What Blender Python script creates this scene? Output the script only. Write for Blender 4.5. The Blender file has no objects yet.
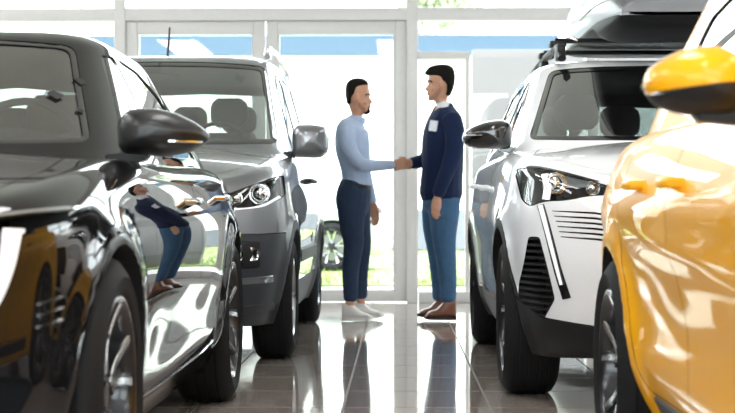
import bpy, bmesh, math, random
from mathutils import Vector, Matrix
from mathutils.bvhtree import BVHTree
from math import pi, sin, cos, sqrt, radians, exp, hypot

random.seed(4)
SC = bpy.context.scene
C = SC.collection

# ------------------------------------------------------------------ camera, sky, sun, added room lights, exposure
cam_data = bpy.data.cameras.new('camera')
cam = bpy.data.objects.new('camera', cam_data)
C.objects.link(cam)
cam.location = (0, 0, 0.8)
cam.rotation_euler = (radians(90.197), 0, radians(1.056))
cam_data.sensor_width = 36
cam_data.lens = 36 * 1600 / 735
cam_data.clip_start = 0.05
cam_data.dof.use_dof = True
cam_data.dof.focus_distance = 7.2
cam_data.dof.aperture_fstop = 4.5
SC.camera = cam

world = bpy.data.worlds.new('world')
SC.world = world
world.use_nodes = True
wn = world.node_tree.nodes
bgn = wn['Background']
bgn.inputs['Color'].default_value = (0.93, 0.97, 1.0, 1)
bgn.inputs['Strength'].default_value = 5.0

sun_data = bpy.data.lights.new('sun', 'SUN')
sun = bpy.data.objects.new('sun', sun_data)
C.objects.link(sun)
sun.rotation_euler = (radians(48), 0, radians(-25))
sun_data.energy = 2.6
sun_data.angle = radians(3)
sun_data.color = (1, 0.97, 0.92)

SC.view_settings.view_transform = 'Standard'
SC.view_settings.look = 'None'
SC.view_settings.exposure = 0.78
SC.view_settings.gamma = 1
SC.view_settings.use_curve_mapping = False

CEIL = 4.3
WALL_Y = 14.1
LIGHT_SPOTS = [(x, y) for x in (-7.2, -4.4, 0.0, 4.4, 7.2) for y in (-5.0, 0.0, 5.0, 10.0) if (x, y) != (0.0, 10.0)]  # unseen lights added to fill the room, spaced clear of windscreen reflections
for lx, ly in LIGHT_SPOTS:
    ld = bpy.data.lights.new('added_ceiling_light', 'AREA')
    ld.shape = 'RECTANGLE'
    ld.size, ld.size_y = 0.8, 3.0
    ld.energy = 42
    ld.color = (1.0, 1.0, 1.0)
    lo = bpy.data.objects.new('added_ceiling_light', ld)
    C.objects.link(lo)
    lo.location = (lx, ly, CEIL - 0.075)

# ------------------------------------------------------------------ materials
def mat(name, col, rough=0.5, metal=0.0, coat=0.0, spec=0.5, trans=0.0, ior=1.45, emit=None, sheen=0.0, coat_rough=0.03):
    m = bpy.data.materials.new(name)
    m.use_nodes = True
    p = m.node_tree.nodes['Principled BSDF']
    p.inputs['Base Color'].default_value = (*col, 1)
    p.inputs['Roughness'].default_value = rough
    p.inputs['Metallic'].default_value = metal
    p.inputs['Coat Weight'].default_value = coat
    p.inputs['Coat Roughness'].default_value = coat_rough
    p.inputs['Specular IOR Level'].default_value = spec
    p.inputs['Transmission Weight'].default_value = trans
    p.inputs['Sheen Weight'].default_value = sheen
    p.inputs['IOR'].default_value = ior
    if emit:
        p.inputs['Emission Color'].default_value = (*emit[0], 1)
        p.inputs['Emission Strength'].default_value = emit[1]
    return m

def add_noise(m, scale=60, amt=0.08, bump=0.0, dist=0.002, detail=3):
    """procedural mottling of the base colour and an optional bump"""
    nt = m.node_tree
    p = nt.nodes['Principled BSDF']
    tc = nt.nodes.new('ShaderNodeTexCoord')
    n = nt.nodes.new('ShaderNodeTexNoise')
    n.inputs['Scale'].default_value = scale
    n.inputs['Detail'].default_value = detail
    nt.links.new(tc.outputs['Object'], n.inputs['Vector'])
    if amt:
        hs = nt.nodes.new('ShaderNodeHueSaturation')
        hs.inputs['Color'].default_value = p.inputs['Base Color'].default_value
        mr = nt.nodes.new('ShaderNodeMapRange')
        mr.inputs['To Min'].default_value = 1 - amt * 2
        mr.inputs['To Max'].default_value = 1 + amt * 2
        nt.links.new(n.outputs['Fac'], mr.inputs['Value'])
        nt.links.new(mr.outputs[0], hs.inputs['Value'])
        nt.links.new(hs.outputs['Color'], p.inputs['Base Color'])
    if bump:
        b = nt.nodes.new('ShaderNodeBump')
        b.inputs['Strength'].default_value = bump
        b.inputs['Distance'].default_value = dist
        nt.links.new(n.outputs['Fac'], b.inputs['Height'])
        nt.links.new(b.outputs[0], p.inputs['Normal'])
    return m

def thin_glass(name, tint=(0.9, 0.95, 0.93), ior=1.5, boost=1.0, rough=0.0):
    m = bpy.data.materials.new(name)
    m.use_nodes = True
    nt = m.node_tree
    nt.nodes.clear()
    out = nt.nodes.new('ShaderNodeOutputMaterial')
    mix = nt.nodes.new('ShaderNodeMixShader')
    tr = nt.nodes.new('ShaderNodeBsdfTransparent')
    gl = nt.nodes.new('ShaderNodeBsdfGlossy')
    fr = nt.nodes.new('ShaderNodeFresnel')
    mu = nt.nodes.new('ShaderNodeMath')
    mu.operation = 'MULTIPLY'
    mu.use_clamp = True
    mu.inputs[1].default_value = boost
    fr.inputs['IOR'].default_value = ior
    tr.inputs['Color'].default_value = (*tint, 1)
    gl.inputs['Roughness'].default_value = rough
    # same reflection from both faces of the pane
    geo = nt.nodes.new('ShaderNodeNewGeometry')
    ma = nt.nodes.new('ShaderNodeMix')
    ma.data_type = 'FLOAT'
    ma.inputs[2].default_value = ior
    ma.inputs[3].default_value = 1.0 / ior
    nt.links.new(geo.outputs['Backfacing'], ma.inputs[0])
    nt.links.new(ma.outputs[0], fr.inputs['IOR'])
    fr2 = nt.nodes.new('ShaderNodeFresnel')
    fr2.inputs['IOR'].default_value = ior
    lw = nt.nodes.new('ShaderNodeLayerWeight')
    lw.inputs['Blend'].default_value = 0.5
    pw = nt.nodes.new('ShaderNodeMath')
    pw.operation = 'POWER'
    pw.inputs[1].default_value = 4.0
    nt.links.new(lw.outputs['Facing'], pw.inputs[0])
    ad = nt.nodes.new('ShaderNodeMath')
    ad.operation = 'MULTIPLY_ADD'
    ad.inputs[1].default_value = 0.9
    ad.inputs[2].default_value = 0.08
    nt.links.new(pw.outputs[0], ad.inputs[0])
    nt.links.new(ad.outputs[0], mu.inputs[0])
    nt.links.new(mu.outputs[0], mix.inputs['Fac'])
    nt.links.new(tr.outputs[0], mix.inputs[1])
    nt.links.new(gl.outputs[0], mix.inputs[2])
    nt.links.new(mix.outputs[0], out.inputs['Surface'])
    return m

M = {}
M['black_paint'] = mat('black_paint', (0.008, 0.008, 0.009), 0.3, 0.0, 1.0, spec=0.0, coat_rough=0.01)
M['grey_paint'] = mat('grey_paint', (0.24, 0.25, 0.268), 0.30, 0.75, 1.0, coat_rough=0.015)
M['white_paint'] = mat('white_paint', (0.82, 0.84, 0.87), 0.35, 0.0, 1.0, coat_rough=0.015)
M['yellow_paint'] = mat('yellow_paint', (0.92, 0.43, 0.008), 0.35, 0.0, 0.55, spec=0.1, coat_rough=0.01)
M['silver_paint'] = mat('silver_paint', (0.62, 0.64, 0.66), 0.30, 0.5, 1.0)
M['satin_black'] = mat('satin_black', (0.010, 0.010, 0.011), 0.38, 0, 0.25, coat_rough=0.15)
M['gloss_black'] = mat('gloss_black', (0.01, 0.01, 0.011), 0.12, 0, 1.0, coat_rough=0.01)
M['plastic'] = add_noise(mat('black_plastic', (0.012, 0.012, 0.013), 0.5, spec=.35), 300, 0.1, 0.15, 0.0006)
M['dark'] = mat('dark_cavity', (0.008, 0.008, 0.009), 0.8)
M['chrome'] = mat('chrome', (0.82, 0.83, 0.84), 0.08, 1.0)
M['alloy'] = mat('machined_alloy', (0.72, 0.73, 0.75), 0.22, 1.0)
M['alloy_dark'] = mat('dark_alloy', (0.03, 0.03, 0.034), 0.3, 0.6, 0.6)
def tyre_mat():
    m = mat('tyre_rubber', (0.008, 0.008, 0.009), 0.75, spec=.3)
    nt = m.node_tree; p = nt.nodes['Principled BSDF']
    tc = nt.nodes.new('ShaderNodeTexCoord'); sp = nt.nodes.new('ShaderNodeSeparateXYZ')
    nt.links.new(tc.outputs['Object'], sp.inputs[0])
    def mth(op, a, b=None):
        n = nt.nodes.new('ShaderNodeMath'); n.operation = op
        for i, v in enumerate((a, b)):
            if v is None: continue
            if isinstance(v, (int, float)): n.inputs[i].default_value = v
            else: nt.links.new(v, n.inputs[i])
        return n.outputs[0]
    an = mth('ARCTAN2', sp.outputs['Y'], sp.outputs['Z'])
    ab = mth('ABSOLUTE', sp.outputs['X'])
    ph = mth('ADD', mth('MULTIPLY', an, 62.0), mth('MULTIPLY', ab, 40.0))
    cut = mth('GREATER_THAN', mth('SINE', ph), .8)
    out = mth('GREATER_THAN', ab, .07)
    b = nt.nodes.new('ShaderNodeBump'); b.inputs['Strength'].default_value = .9; b.inputs['Distance'].default_value = .004; b.invert = True
    nt.links.new(mth('MULTIPLY', cut, out), b.inputs['Height'])
    nt.links.new(b.outputs[0], p.inputs['Normal'])
    return m
M['tyre'] = tyre_mat()
M['disc'] = mat('brake_disc', (0.35, 0.35, 0.36), 0.35, 1.0)
M['windscreen'] = thin_glass('windscreen_glass', (0.66, 0.74, 0.70), boost=2.6)
M['side_glass'] = thin_glass('side_glass', (0.70, 0.76, 0.75), boost=1.2)
M['pane'] = thin_glass('window_pane', (0.95, 0.98, 0.975), boost=0.8)
M['lens'] = thin_glass('lens_cover', (0.93, 0.95, 0.96), boost=1.0)
M['fabric'] = add_noise(mat('seat_fabric', (0.06, 0.062, 0.066), 0.85, sheen=0.3), 200, 0.15, 0.3, 0.001)
M['interior'] = add_noise(mat('interior_plastic', (0.045, 0.046, 0.05), 0.6), 200, 0.1)
M['drl'] = mat('daylight_lamp_bar', (0.85, 0.87, 0.9), 0.25, 0.2, 0.6, emit=((0.95, 0.97, 1), 0.35))
M['mirror'] = mat('mirror_silver', (0.9, 0.9, 0.9), 0.02, 1.0)
M['frame'] = add_noise(mat('window_frame_paint', (0.68, 0.675, 0.67), 0.4), 20, 0.02)
M['ceiling'] = add_noise(mat('ceiling_paint', (0.62, 0.62, 0.61), 0.9), 8, 0.02)
M['wall'] = add_noise(mat('wall_paint', (0.50, 0.49, 0.475), 0.85), 6, 0.02)
M['amber'] = mat('amber_reflector', (0.9, 0.3, 0.02), 0.2, 0, 0.5)
M['boxgrey'] = mat('roof_box_shell', (0.15, 0.155, 0.165), 0.4, 0.2, 0.4, coat_rough=0.15)
M['led'] = mat('added_lamp_diffuser', (0.9, 0.9, 0.9), 0.5, emit=((1, 0.985, 0.96), 1.0))  # glow of the added ceiling panels

# ------------------------------------------------------------------ generic helpers
def link_bm(bm, name, m, parent=None, smooth=True, angle=35, recalc=True):
    if recalc:
        bmesh.ops.recalc_face_normals(bm, faces=bm.faces)
    me = bpy.data.meshes.new(name)
    bm.to_mesh(me)
    bm.free()
    ms = m if isinstance(m, (list, tuple)) else [m]
    for x in ms:
        me.materials.append(x)
    if smooth:
        me.shade_smooth()
        me.set_sharp_from_angle(angle=radians(angle))
    o = bpy.data.objects.new(name, me)
    C.objects.link(o)
    if parent:
        o.parent = parent
    return o

def empty(name, loc=(0, 0, 0), rz=0, parent=None):
    o = bpy.data.objects.new(name, None)
    C.objects.link(o)
    o.empty_display_size = 0.2
    o.location = loc
    o.rotation_euler = (0, 0, rz)
    if parent:
        o.parent = parent
    return o

def tag(o, label=None, cat=None, group=None, kind=None):
    if label: o['label'] = label
    if cat: o['category'] = cat
    if group: o['group'] = group
    if kind: o['kind'] = kind
    return o

def box(bm, c, s, rot=None, bev=0.0):
    r = bmesh.ops.create_cube(bm, size=1)
    vs = r['verts']
    mt = Matrix.Translation(c) @ (rot.to_4x4() if rot else Matrix.Identity(4)) @ Matrix.Diagonal((*s, 1))
    bmesh.ops.transform(bm, matrix=mt, verts=vs)
    if bev:
        es = list({e for v in vs for e in v.link_edges})
        bmesh.ops.bevel(bm, geom=es, offset=bev, segments=2, affect='EDGES', profile=0.5)

def boxo(name, c, s, m, parent=None, bev=0.0, rot=None):
    bm = bmesh.new()
    box(bm, c, s, rot, bev)
    return link_bm(bm, name, m, parent)

def loft(bm, rings, cap0=True, cap1=True, closed=True):
    vr = [[bm.verts.new(p) for p in r] for r in rings]
    n = len(rings[0])
    for a, b in zip(vr, vr[1:]):
        for i in range(n if closed else n - 1):
            j = (i + 1) % n
            try:
                bm.faces.new((a[i], a[j], b[j], b[i]))
            except ValueError:
                pass
    if cap0: bm.faces.new(list(reversed(vr[0])))
    if cap1: bm.faces.new(vr[-1])
    return vr

def lathe(bm, prof, axis='x', n=48, center=(0, 0, 0), closed_prof=False):
    """prof: list of (a, r) along the axis"""
    cx, cy, cz = center
    rings = []
    for k in range(n):
        a = 2 * pi * k / n
        ring = []
        for (u, r) in prof:
            if axis == 'x': ring.append((cx + u, cy + r * cos(a), cz + r * sin(a)))
            elif axis == 'y': ring.append((cx + r * cos(a), cy + u, cz + r * sin(a)))
            else: ring.append((cx + r * cos(a), cy + r * sin(a), cz + u))
        rings.append(ring)
    vr = [[bm.verts.new(p) for p in r] for r in rings]
    m = len(prof)
    for k in range(n):
        a, b = vr[k], vr[(k + 1) % n]
        for i in range(m if closed_prof else m - 1):
            j = (i + 1) % m
            try: bm.faces.new((a[i], a[j], b[j], b[i]))
            except ValueError: pass
    bmesh.ops.remove_doubles(bm, verts=bm.verts, dist=1e-5)

def tube(bm, pts, r, n=8):
    pts = [Vector(p) for p in pts]
    rs = r if isinstance(r, (list, tuple)) else [r] * len(pts)
    rings = []
    up = None
    for i, p in enumerate(pts):
        t = (pts[min(i + 1, len(pts) - 1)] - pts[max(i - 1, 0)]).normalized()
        if up is None:
            up = Vector((0, 0, 1)) if abs(t.z) < 0.9 else Vector((1, 0, 0))
        a = (up - t * up.dot(t)).normalized()
        b = t.cross(a)
        up = a
        rr = rs[i] if isinstance(rs[i], (list, tuple)) else (rs[i], rs[i])
        rings.append([p + a * rr[0] * cos(2 * pi * k / n) + b * rr[1] * sin(2 * pi * k / n) for k in range(n)])
    loft(bm, rings)

def rc(pts, r=0.03, n=4):
    """round the corners of a closed 2d polygon; a point may carry its own radius (x, y, r)"""
    out = []
    N = len(pts)
    for i in range(N):
        p0, p1, p2 = pts[i - 1], pts[i], pts[(i + 1) % N]
        rr = p1[2] if len(p1) > 2 else r
        a = Vector((p0[0] - p1[0], p0[1] - p1[1])); b = Vector((p2[0] - p1[0], p2[1] - p1[1]))
        la, lb = a.length, b.length
        q = min(rr, la * 0.45, lb * 0.45)
        if q < 1e-4:
            out.append((p1[0], p1[1])); continue
        a = a / la * q; b = b / lb * q
        P = Vector((p1[0], p1[1]))
        A, B = P + a, P + b
        for k in range(n + 1):
            t = k / n
            v = A * (1 - t) ** 2 + P * 2 * t * (1 - t) + B * t * t
            out.append((v.x, v.y))
    return out

def area2(p):
    return sum(p[i][0] * p[(i + 1) % len(p)][1] - p[(i + 1) % len(p)][0] * p[i][1] for i in range(len(p))) / 2

def inset(poly, d):
    """move each edge of a polygon inward by d"""
    s = 1 if area2(poly) > 0 else -1
    N = len(poly)
    out = []
    for i in range(N):
        p0, p1, p2 = (Vector(poly[i - 1]), Vector(poly[i]), Vector(poly[(i + 1) % N]))
        e0 = (p1 - p0); e1 = (p2 - p1)
        if e0.length < 1e-7 or e1.length < 1e-7:
            out.append(tuple(p1)); continue
        e0.normalize(); e1.normalize()
        n0 = Vector((-e0.y, e0.x)) * s; n1 = Vector((-e1.y, e1.x)) * s
        n = n0 + n1
        if n.length < 1e-4: n = n0
        n.normalize()
        k = d / max(0.4, n.dot(n0))
        out.append(tuple(p1 + n * k))
    return out

def inside(poly, x, y):
    c = False
    N = len(poly)
    for i in range(N):
        x1, y1 = poly[i - 1]; x2, y2 = poly[i]
        if (y1 > y) != (y2 > y) and x < (x2 - x1) * (y - y1) / (y2 - y1) + x1:
            c = not c
    return c

def curve(pts):
    """monotone cubic through (x, y) points -> function"""
    xs = [p[0] for p in pts]; ys = [p[1] for p in pts]
    n = len(xs)
    if n == 1: return lambda x: ys[0]
    d = [(ys[i + 1] - ys[i]) / (xs[i + 1] - xs[i]) for i in range(n - 1)]
    m = [d[0]] + [(0 if d[i - 1] * d[i] <= 0 else 2 * d[i - 1] * d[i] / (d[i - 1] + d[i])) for i in range(1, n - 1)] + [d[-1]]
    def f(x):
        if x <= xs[0]: return ys[0]
        if x >= xs[-1]: return ys[-1]
        i = 0
        while x > xs[i + 1]: i += 1
        h = xs[i + 1] - xs[i]; t = (x - xs[i]) / h
        return ((1 + 2 * t) * (1 - t) ** 2 * ys[i] + t * (1 - t) ** 2 * h * m[i] + t * t * (3 - 2 * t) * ys[i + 1] + t * t * (t - 1) * h * m[i + 1])
    return f

def catmull(pts, n=10):
    P = [Vector(p) for p in pts]
    P = [P[0] * 2 - P[1]] + P + [P[-1] * 2 - P[-2]]
    out = []
    for i in range(1, len(P) - 2):
        for k in range(n):
            t = k / n
            out.append(0.5 * ((2 * P[i]) + (-P[i - 1] + P[i + 1]) * t + (2 * P[i - 1] - 5 * P[i] + 4 * P[i + 1] - P[i + 2]) * t * t + (-P[i - 1] + 3 * P[i] - 3 * P[i + 1] + P[i + 2]) * t ** 3))
    out.append(P[-2].copy())
    return out

def resample(pts, step):
    L = [0]
    for a, b in zip(pts, pts[1:]): L.append(L[-1] + (b - a).length)
    n = max(2, int(L[-1] / step))
    out = []; j = 0
    for k in range(n + 1):
        s = L[-1] * k / n
        while j < len(L) - 2 and L[j + 1] < s: j += 1
        t = (s - L[j]) / max(1e-9, L[j + 1] - L[j])
        out.append(pts[j].lerp(pts[j + 1], t))
    return out

def prism(bm, poly, view, lo, hi):
    """extrude a 2d outline; side: (y,z) along x, front: (x,z) along y, top: (x,y) along z"""
    def P(a, b, w):
        return (w, a, b) if view == 'side' else ((a, w, b) if view == 'front' else (a, b, w))
    A = [bm.verts.new(P(a, b, lo)) for a, b in poly]
    B = [bm.verts.new(P(a, b, hi)) for a, b in poly]
    n = len(poly)
    fs = [bm.faces.new(A), bm.faces.new(B)]
    for i in range(n):
        j = (i + 1) % n
        fs.append(bm.faces.new((A[i], A[j], B[j], B[i])))
    bmesh.ops.recalc_face_normals(bm, faces=fs)

def boolean(bm_a, bm_b, op):
    """exact boolean of two bmeshes through temporary objects; frees both"""
    obs = []
    for b in (bm_a, bm_b):
        me = bpy.data.meshes.new('tmp'); b.to_mesh(me); b.free()
        o = bpy.data.objects.new('tmp', me); C.objects.link(o); obs.append(o)
    md = obs[0].modifiers.new('b', 'BOOLEAN')
    md.object = obs[1]; md.operation = op; md.solver = 'EXACT'
    dg = bpy.context.evaluated_depsgraph_get()
    dg.update()
    ev = obs[0].evaluated_get(dg)
    out = bmesh.new(); out.from_mesh(ev.to_mesh()); ev.to_mesh_clear()
    for o in obs:
        me = o.data
        bpy.data.objects.remove(o); bpy.data.meshes.remove(me)
    return out

class Surface:
    """smooth reference surface: tells which faces of a cut piece lie on it and gives their normals"""
    def __init__(self, bm):
        b = bm.copy()
        bmesh.ops.triangulate(b, faces=b.faces)
        b.normal_update()
        b.verts.ensure_lookup_table(); b.faces.ensure_lookup_table()
        self.co = [v.co.copy() for v in b.verts]
        self.no = [v.normal.copy() for v in b.verts]
        self.tri = [[v.index for v in f.verts] for f in b.faces]
        self.fn = [f.normal.copy() for f in b.faces]
        self.bvh = BVHTree.FromPolygons(self.co, self.tri)
        b.free()
    def normal(self, p):
        loc, n, i, d = self.bvh.find_nearest(p)
        a, b, c = self.tri[i]
        A, B, Cc = self.co[a], self.co[b], self.co[c]
        v0, v1, v2 = B - A, Cc - A, loc - A
        d00, d01, d11, d20, d21 = v0.dot(v0), v0.dot(v1), v1.dot(v1), v2.dot(v0), v2.dot(v1)
        den = d00 * d11 - d01 * d01
        if abs(den) < 1e-14: return self.fn[i]
        v = (d11 * d20 - d01 * d21) / den; w = (d00 * d21 - d01 * d20) / den
        r = self.no[a] * (1 - v - w) + self.no[b] * v + self.no[c] * w
        return r.normalized() if r.length > 1e-6 else self.fn[i]
    def on(self, c, n):
        loc, nn, i, d = self.bvh.find_nearest(c)
        return d is not None and d < 3e-3 and self.fn[i].dot(n) > 0.75
    def side_x(self, y, z, s=1):
        r = self.bvh.ray_cast(Vector((3 * s, y, z)), Vector((-s, 0, 0)))
        return r[0].x if r[0] else s * 0.8
    def front_y(self, x, z):
        r = self.bvh.ray_cast(Vector((x, -4, z)), Vector((0, 1, 0)))
        return r[0].y if r[0] else -0.8
    def top_z(self, x, y):
        r = self.bvh.ray_cast(Vector((x, y, 4)), Vector((0, 0, -1)))
        return r[0].z if r[0] else 1.0
    def hit(self, o, d):
        r = self.bvh.ray_cast(Vector(o), Vector(d).normalized())
        return (r[0], self.normal(r[0])) if r[0] else (None, None)

def finish(bm, name, mats, parent, surf, only_surface=False, push=0.0, thick=0.0, keep=None):
    """turn a cut piece into an object: smooth normals where it lies on the surface, flat elsewhere"""
    if keep:
        bmesh.ops.delete(bm, geom=[f for f in bm.faces if not keep(f.calc_center_median())], context='FACES')
    bm.normal_update()
    if only_surface:
        bmesh.ops.delete(bm, geom=[f for f in bm.faces if not surf.on(f.calc_center_median(), f.normal)], context='FACES')
    bm.faces.ensure_lookup_table()
    flags = [surf.on(f.calc_center_median(), f.normal) for f in bm.faces]
    if len(bm.faces) == 0:
        bm.free(); return None
    lay = bm.faces.layers.int.new('surf')
    for f, fl in zip(bm.faces, flags):
        f[lay] = 1 if fl else 0
        f.smooth = True
        if len(mats) > 1 and not fl: f.material_index = 1
    vn = {}
    me = bpy.data.meshes.new(name)
    norms = []
    for f in bm.faces:
        for lp in f.loops:
            if f[lay]:
                k = lp.vert.index
                if k not in vn: vn[k] = surf.normal(lp.vert.co)
                norms.append(vn[k])
            else:
                norms.append(f.normal.copy())
    if push:
        for v in bm.verts: v.co -= surf.normal(v.co) * push
    bm.faces.layers.int.remove(lay)
    bm.to_mesh(me); bm.free()
    for m_ in mats: me.materials.append(m_)
    me.normals_split_custom_set([tuple(n) for n in norms])
    o = bpy.data.objects.new(name, me); C.objects.link(o); o.parent = parent
    return o

def islands(bm):
    bm.verts.ensure_lookup_table()
    seen = set(); out = []
    for v in bm.verts:
        if v.index in seen: continue
        st = [v]; seen.add(v.index); comp = []
        while st:
            a = st.pop(); comp.append(a.index)
            for e in a.link_edges:
                b = e.other_vert(a)
                if b.index not in seen:
                    seen.add(b.index); st.append(b)
        out.append(comp)
    return out

def sub_bm(bm, idx):
    idx = set(idx)
    b = bmesh.new(); mp = {}
    for v in bm.verts:
        if v.index in idx: mp[v.index] = b.verts.new(v.co)
    for f in bm.faces:
        if f.verts[0].index in idx:
            try: b.faces.new([mp[v.index] for v in f.verts])
            except ValueError: pass
    b.verts.index_update()
    return b
# ------------------------------------------------------------------ car body builder
def body_solid(S):
    """closed lower body: plan outline swept over a height profile, capped by a crowned top"""
    half = resample(catmull([(p[0], p[1]) for p in S['plan']], 12), 0.042)
    half[0].x = 0; half[-1].x = 0
    pts = [(p.x, p.y) for p in half]
    loop = pts + [(-x, y) for x, y in reversed(pts[1:-1])]
    N = len(loop)
    nor = []
    for i in range(N):
        a = loop[i - 1]; b = loop[(i + 1) % N]
        t = Vector((b[0] - a[0], b[1] - a[1])).normalized()
        nor.append((t.y, -t.x))
    zs, zb, zc = curve(S['zs']), curve(S['zb']), curve(S['zc'])
    ds, df, dr = curve(S['ds']), curve(S['df']), curve(S['dr'])
    feat = S.get('feat', lambda y, z: 0)
    rs = S['r']
    rows = []
    NV = 24; NR = 6
    for k in range(NV + NR + 1):
        row = []
        for (x, y), (nx, ny) in zip(loop, nor):
            z1, z0 = zs(y), zb(y)
            if k <= NV:
                z = z0 + (z1 - rs - z0) * k / NV; rd = 0
            else:
                a = (k - NV) / NR * pi / 2
                z = z1 - rs + rs * sin(a); rd = rs * (1 - cos(a))
            d = nx * nx * ds(z) + (ny * ny) * (df(z) if ny < 0 else dr(z)) + rd
            fl = 0
            for (ay, az, R) in S['arches']:
                q = hypot(y - ay, z - az) - R
                fl += S.get('flare', 0.015) * exp(-((q - 0.01) / 0.055) ** 2)
            fl += feat(y, z)
            d -= nx * nx * fl
            row.append((x - nx * d, y - ny * d, z))
        rows.append(row)
    sh = rows[-1]
    y0, y1 = S['spine']
    K = 9
    for k in range(1, K + 1):
        t = k / K
        row = []
        for (x, y, z) in sh:
            sy = min(max(y, y0), y1)
            px, py = x * (1 - t), y + (sy - y) * t
            h = zc(py)
            s = sin(t * pi / 2)
            row.append((px, py, z + (h - z) * s))
        rows.append(row)
    bm = bmesh.new()
    vr = [[bm.verts.new(p) for p in r] for r in rows]
    for a, b in zip(vr, vr[1:]):
        for i in range(N):
            j = (i + 1) % N
            bm.faces.new((a[i], a[j], b[j], b[i]))
    cv = bm.verts.new((0, (y0 + y1) / 2, vr[0][0].co.z))
    for i in range(N):
        bm.faces.new((vr[0][(i + 1) % N], vr[0][i], cv))
    bmesh.ops.remove_doubles(bm, verts=bm.verts, dist=2e-4)
    bmesh.ops.dissolve_degenerate(bm, dist=1e-5, edges=bm.edges)
    bmesh.ops.recalc_face_normals(bm, faces=bm.faces)
    return bm

def cabin_solid(G, off=0.0):
    """closed glasshouse: superellipse sections from belt to roof, crowned cap"""
    hw, yf, yr = curve(G['hw']), curve(G['yf']), curve(G['yr'])
    z0, z1, rr, cr = G['z0'], G['z1'], G['r'], G['crown']
    n = G.get('n', 5.0)
    N = 128
    if off: z1 = z1 - off
    zz0 = z0 - (0.1 if off else 0)
    rows = []
    KV, KR, K = 16, 6, 7
    def sect(z, extra):
        a = hw(z) - off - extra
        f, r = yf(z) + off * 1.6 + extra * 1.2, yr(z) - off * 1.4 - extra
        c, b = (f + r) / 2, (r - f) / 2
        out = []
        for i in range(N):
            t = 2 * pi * i / N
            ct, st = cos(t), sin(t)
            # denser sampling round the corners
            e = 2 / n
            out.append((a * (abs(st) ** e) * (1 if st >= 0 else -1), c - b * (abs(ct) ** e) * (1 if ct >= 0 else -1)))
        return out
    for k in range(KV + KR + 1):
        if k <= KV:
            z = zz0 + (z1 - rr - zz0) * k / KV; ex = 0
        else:
            a = (k - KV) / KR * pi / 2
            z = z1 - rr + rr * sin(a); ex = rr * (1 - cos(a)) * 1.3
        rows.append([(x, y, z) for x, y in sect(z, ex)])
    sh = rows[-1]
    ys = [p[1] for p in sh]
    ya, yb = min(ys) + 0.45, max(ys) - 0.45
    for k in range(1, K + 1):
        t = k / K
        rows.append([(x * (1 - t), y + (min(max(y, ya), yb) - y) * t, z + cr * sin(t * pi / 2)) for x, y, z in sh])
    bm = bmesh.new()
    vr = [[bm.verts.new(p) for p in r] for r in rows]
    for a, b in zip(vr, vr[1:]):
        for i in range(N):
            j = (i + 1) % N
            bm.faces.new((a[i], a[j], b[j], b[i]))
    bm.faces.new(vr[0])
    bmesh.ops.remove_doubles(bm, verts=bm.verts, dist=2e-4)
    bmesh.ops.dissolve_degenerate(bm, dist=1e-5, edges=bm.edges)
    bmesh.ops.recalc_face_normals(bm, faces=bm.faces)
    return bm

def cutters(cuts, gap):
    """cuts: (key, view, poly, lo, hi, both)"""
    bm = bmesh.new(); lst = []
    for key, view, poly, lo, hi, both, *_ in cuts:
        p = inset(poly, gap) if gap else poly
        prism(bm, p, view, lo, hi); lst.append((key, view, poly, lo, hi, 1))
        if both:
            if view == 'side':
                prism(bm, p, view, -hi, -lo); lst.append((key, view, poly, -hi, -lo, -1))
            else:
                q = [(-a, b) for a, b in p]
                prism(bm, q, view, lo, hi); lst.append((key, view, [(-a, b) for a, b in poly], lo, hi, -1))
    return bm, lst

def which(lst, c):
    for key, view, poly, lo, hi, s in lst:
        a, b, w = (c.y, c.z, c.x) if view == 'side' else ((c.x, c.z, c.y) if view == 'front' else (c.x, c.y, c.z))
        if lo - 1e-3 <= w <= hi + 1e-3 and inside(poly, a, b): return key, s
    return None

def arc(cy, cz, R, a0, a1, n=14):
    return [(cy + R * cos(radians(a0 + (a1 - a0) * k / n)), cz + R * sin(radians(a0 + (a1 - a0) * k / n))) for k in range(n + 1)]

def ok_bool(solid, mk, op, vol=None):
    """boolean with a check on the volume; nudges the cutter and tries again when the solver slips"""
    v0 = solid.calc_volume()
    for k in range(5):
        cb = mk()
        cv = abs(cb.calc_volume())
        if k:
            d = Vector((.00037 * k, .00053 * k, -.00041 * k))
            for v in cb.verts: v.co += d
        r = boolean(solid.copy(), cb, op)
        v1 = r.calc_volume()
        if op == 'DIFFERENCE': good = v1 <= v0 * 1.001 and v1 >= v0 - cv * 1.01 and len(r.faces) > 50 and v1 < v0 - 1e-7
        else: good = 1e-7 < v1 <= min(v0, cv) * 1.01
        if good and vol is not None: good = abs(v1 - vol) < max(.02 * abs(vol), .0015) + .12 * abs(vol) * (op == 'INTERSECT')
        if good: return r
        if k < 4: r.free()
    print('BOOL FAILED', op, v0, v1, [round(x, 2) for v in mk().verts[:3] for x in v.co])
    return r

def cut_body(solid, surf, cuts, gap=0.0022):
    """cuts one outline after another; returns the rest and {(key, side): bm}"""
    out = {}
    cur = solid
    for c in cuts:
        piece = ok_bool(cur, lambda: cutters([c], gap * 2)[0], 'INTERSECT') if c[6] is not None else bmesh.new()
        rest = ok_bool(cur, lambda: cutters([c], 0)[0], 'DIFFERENCE')
        cur.free(); cur = rest
        if c[5]:
            piece.verts.index_update()
            g = {1: [], -1: []}
            for comp in islands(piece):
                x = sum(piece.verts[i].co.x for i in comp) / len(comp)
                g[1 if x > 0 else -1] += comp
            for s_, idx in g.items():
                if idx: out[(c[0], s_)] = sub_bm(piece, idx)
            piece.free()
        else: out[(c[0], 1)] = piece
    return cur, out

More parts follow.
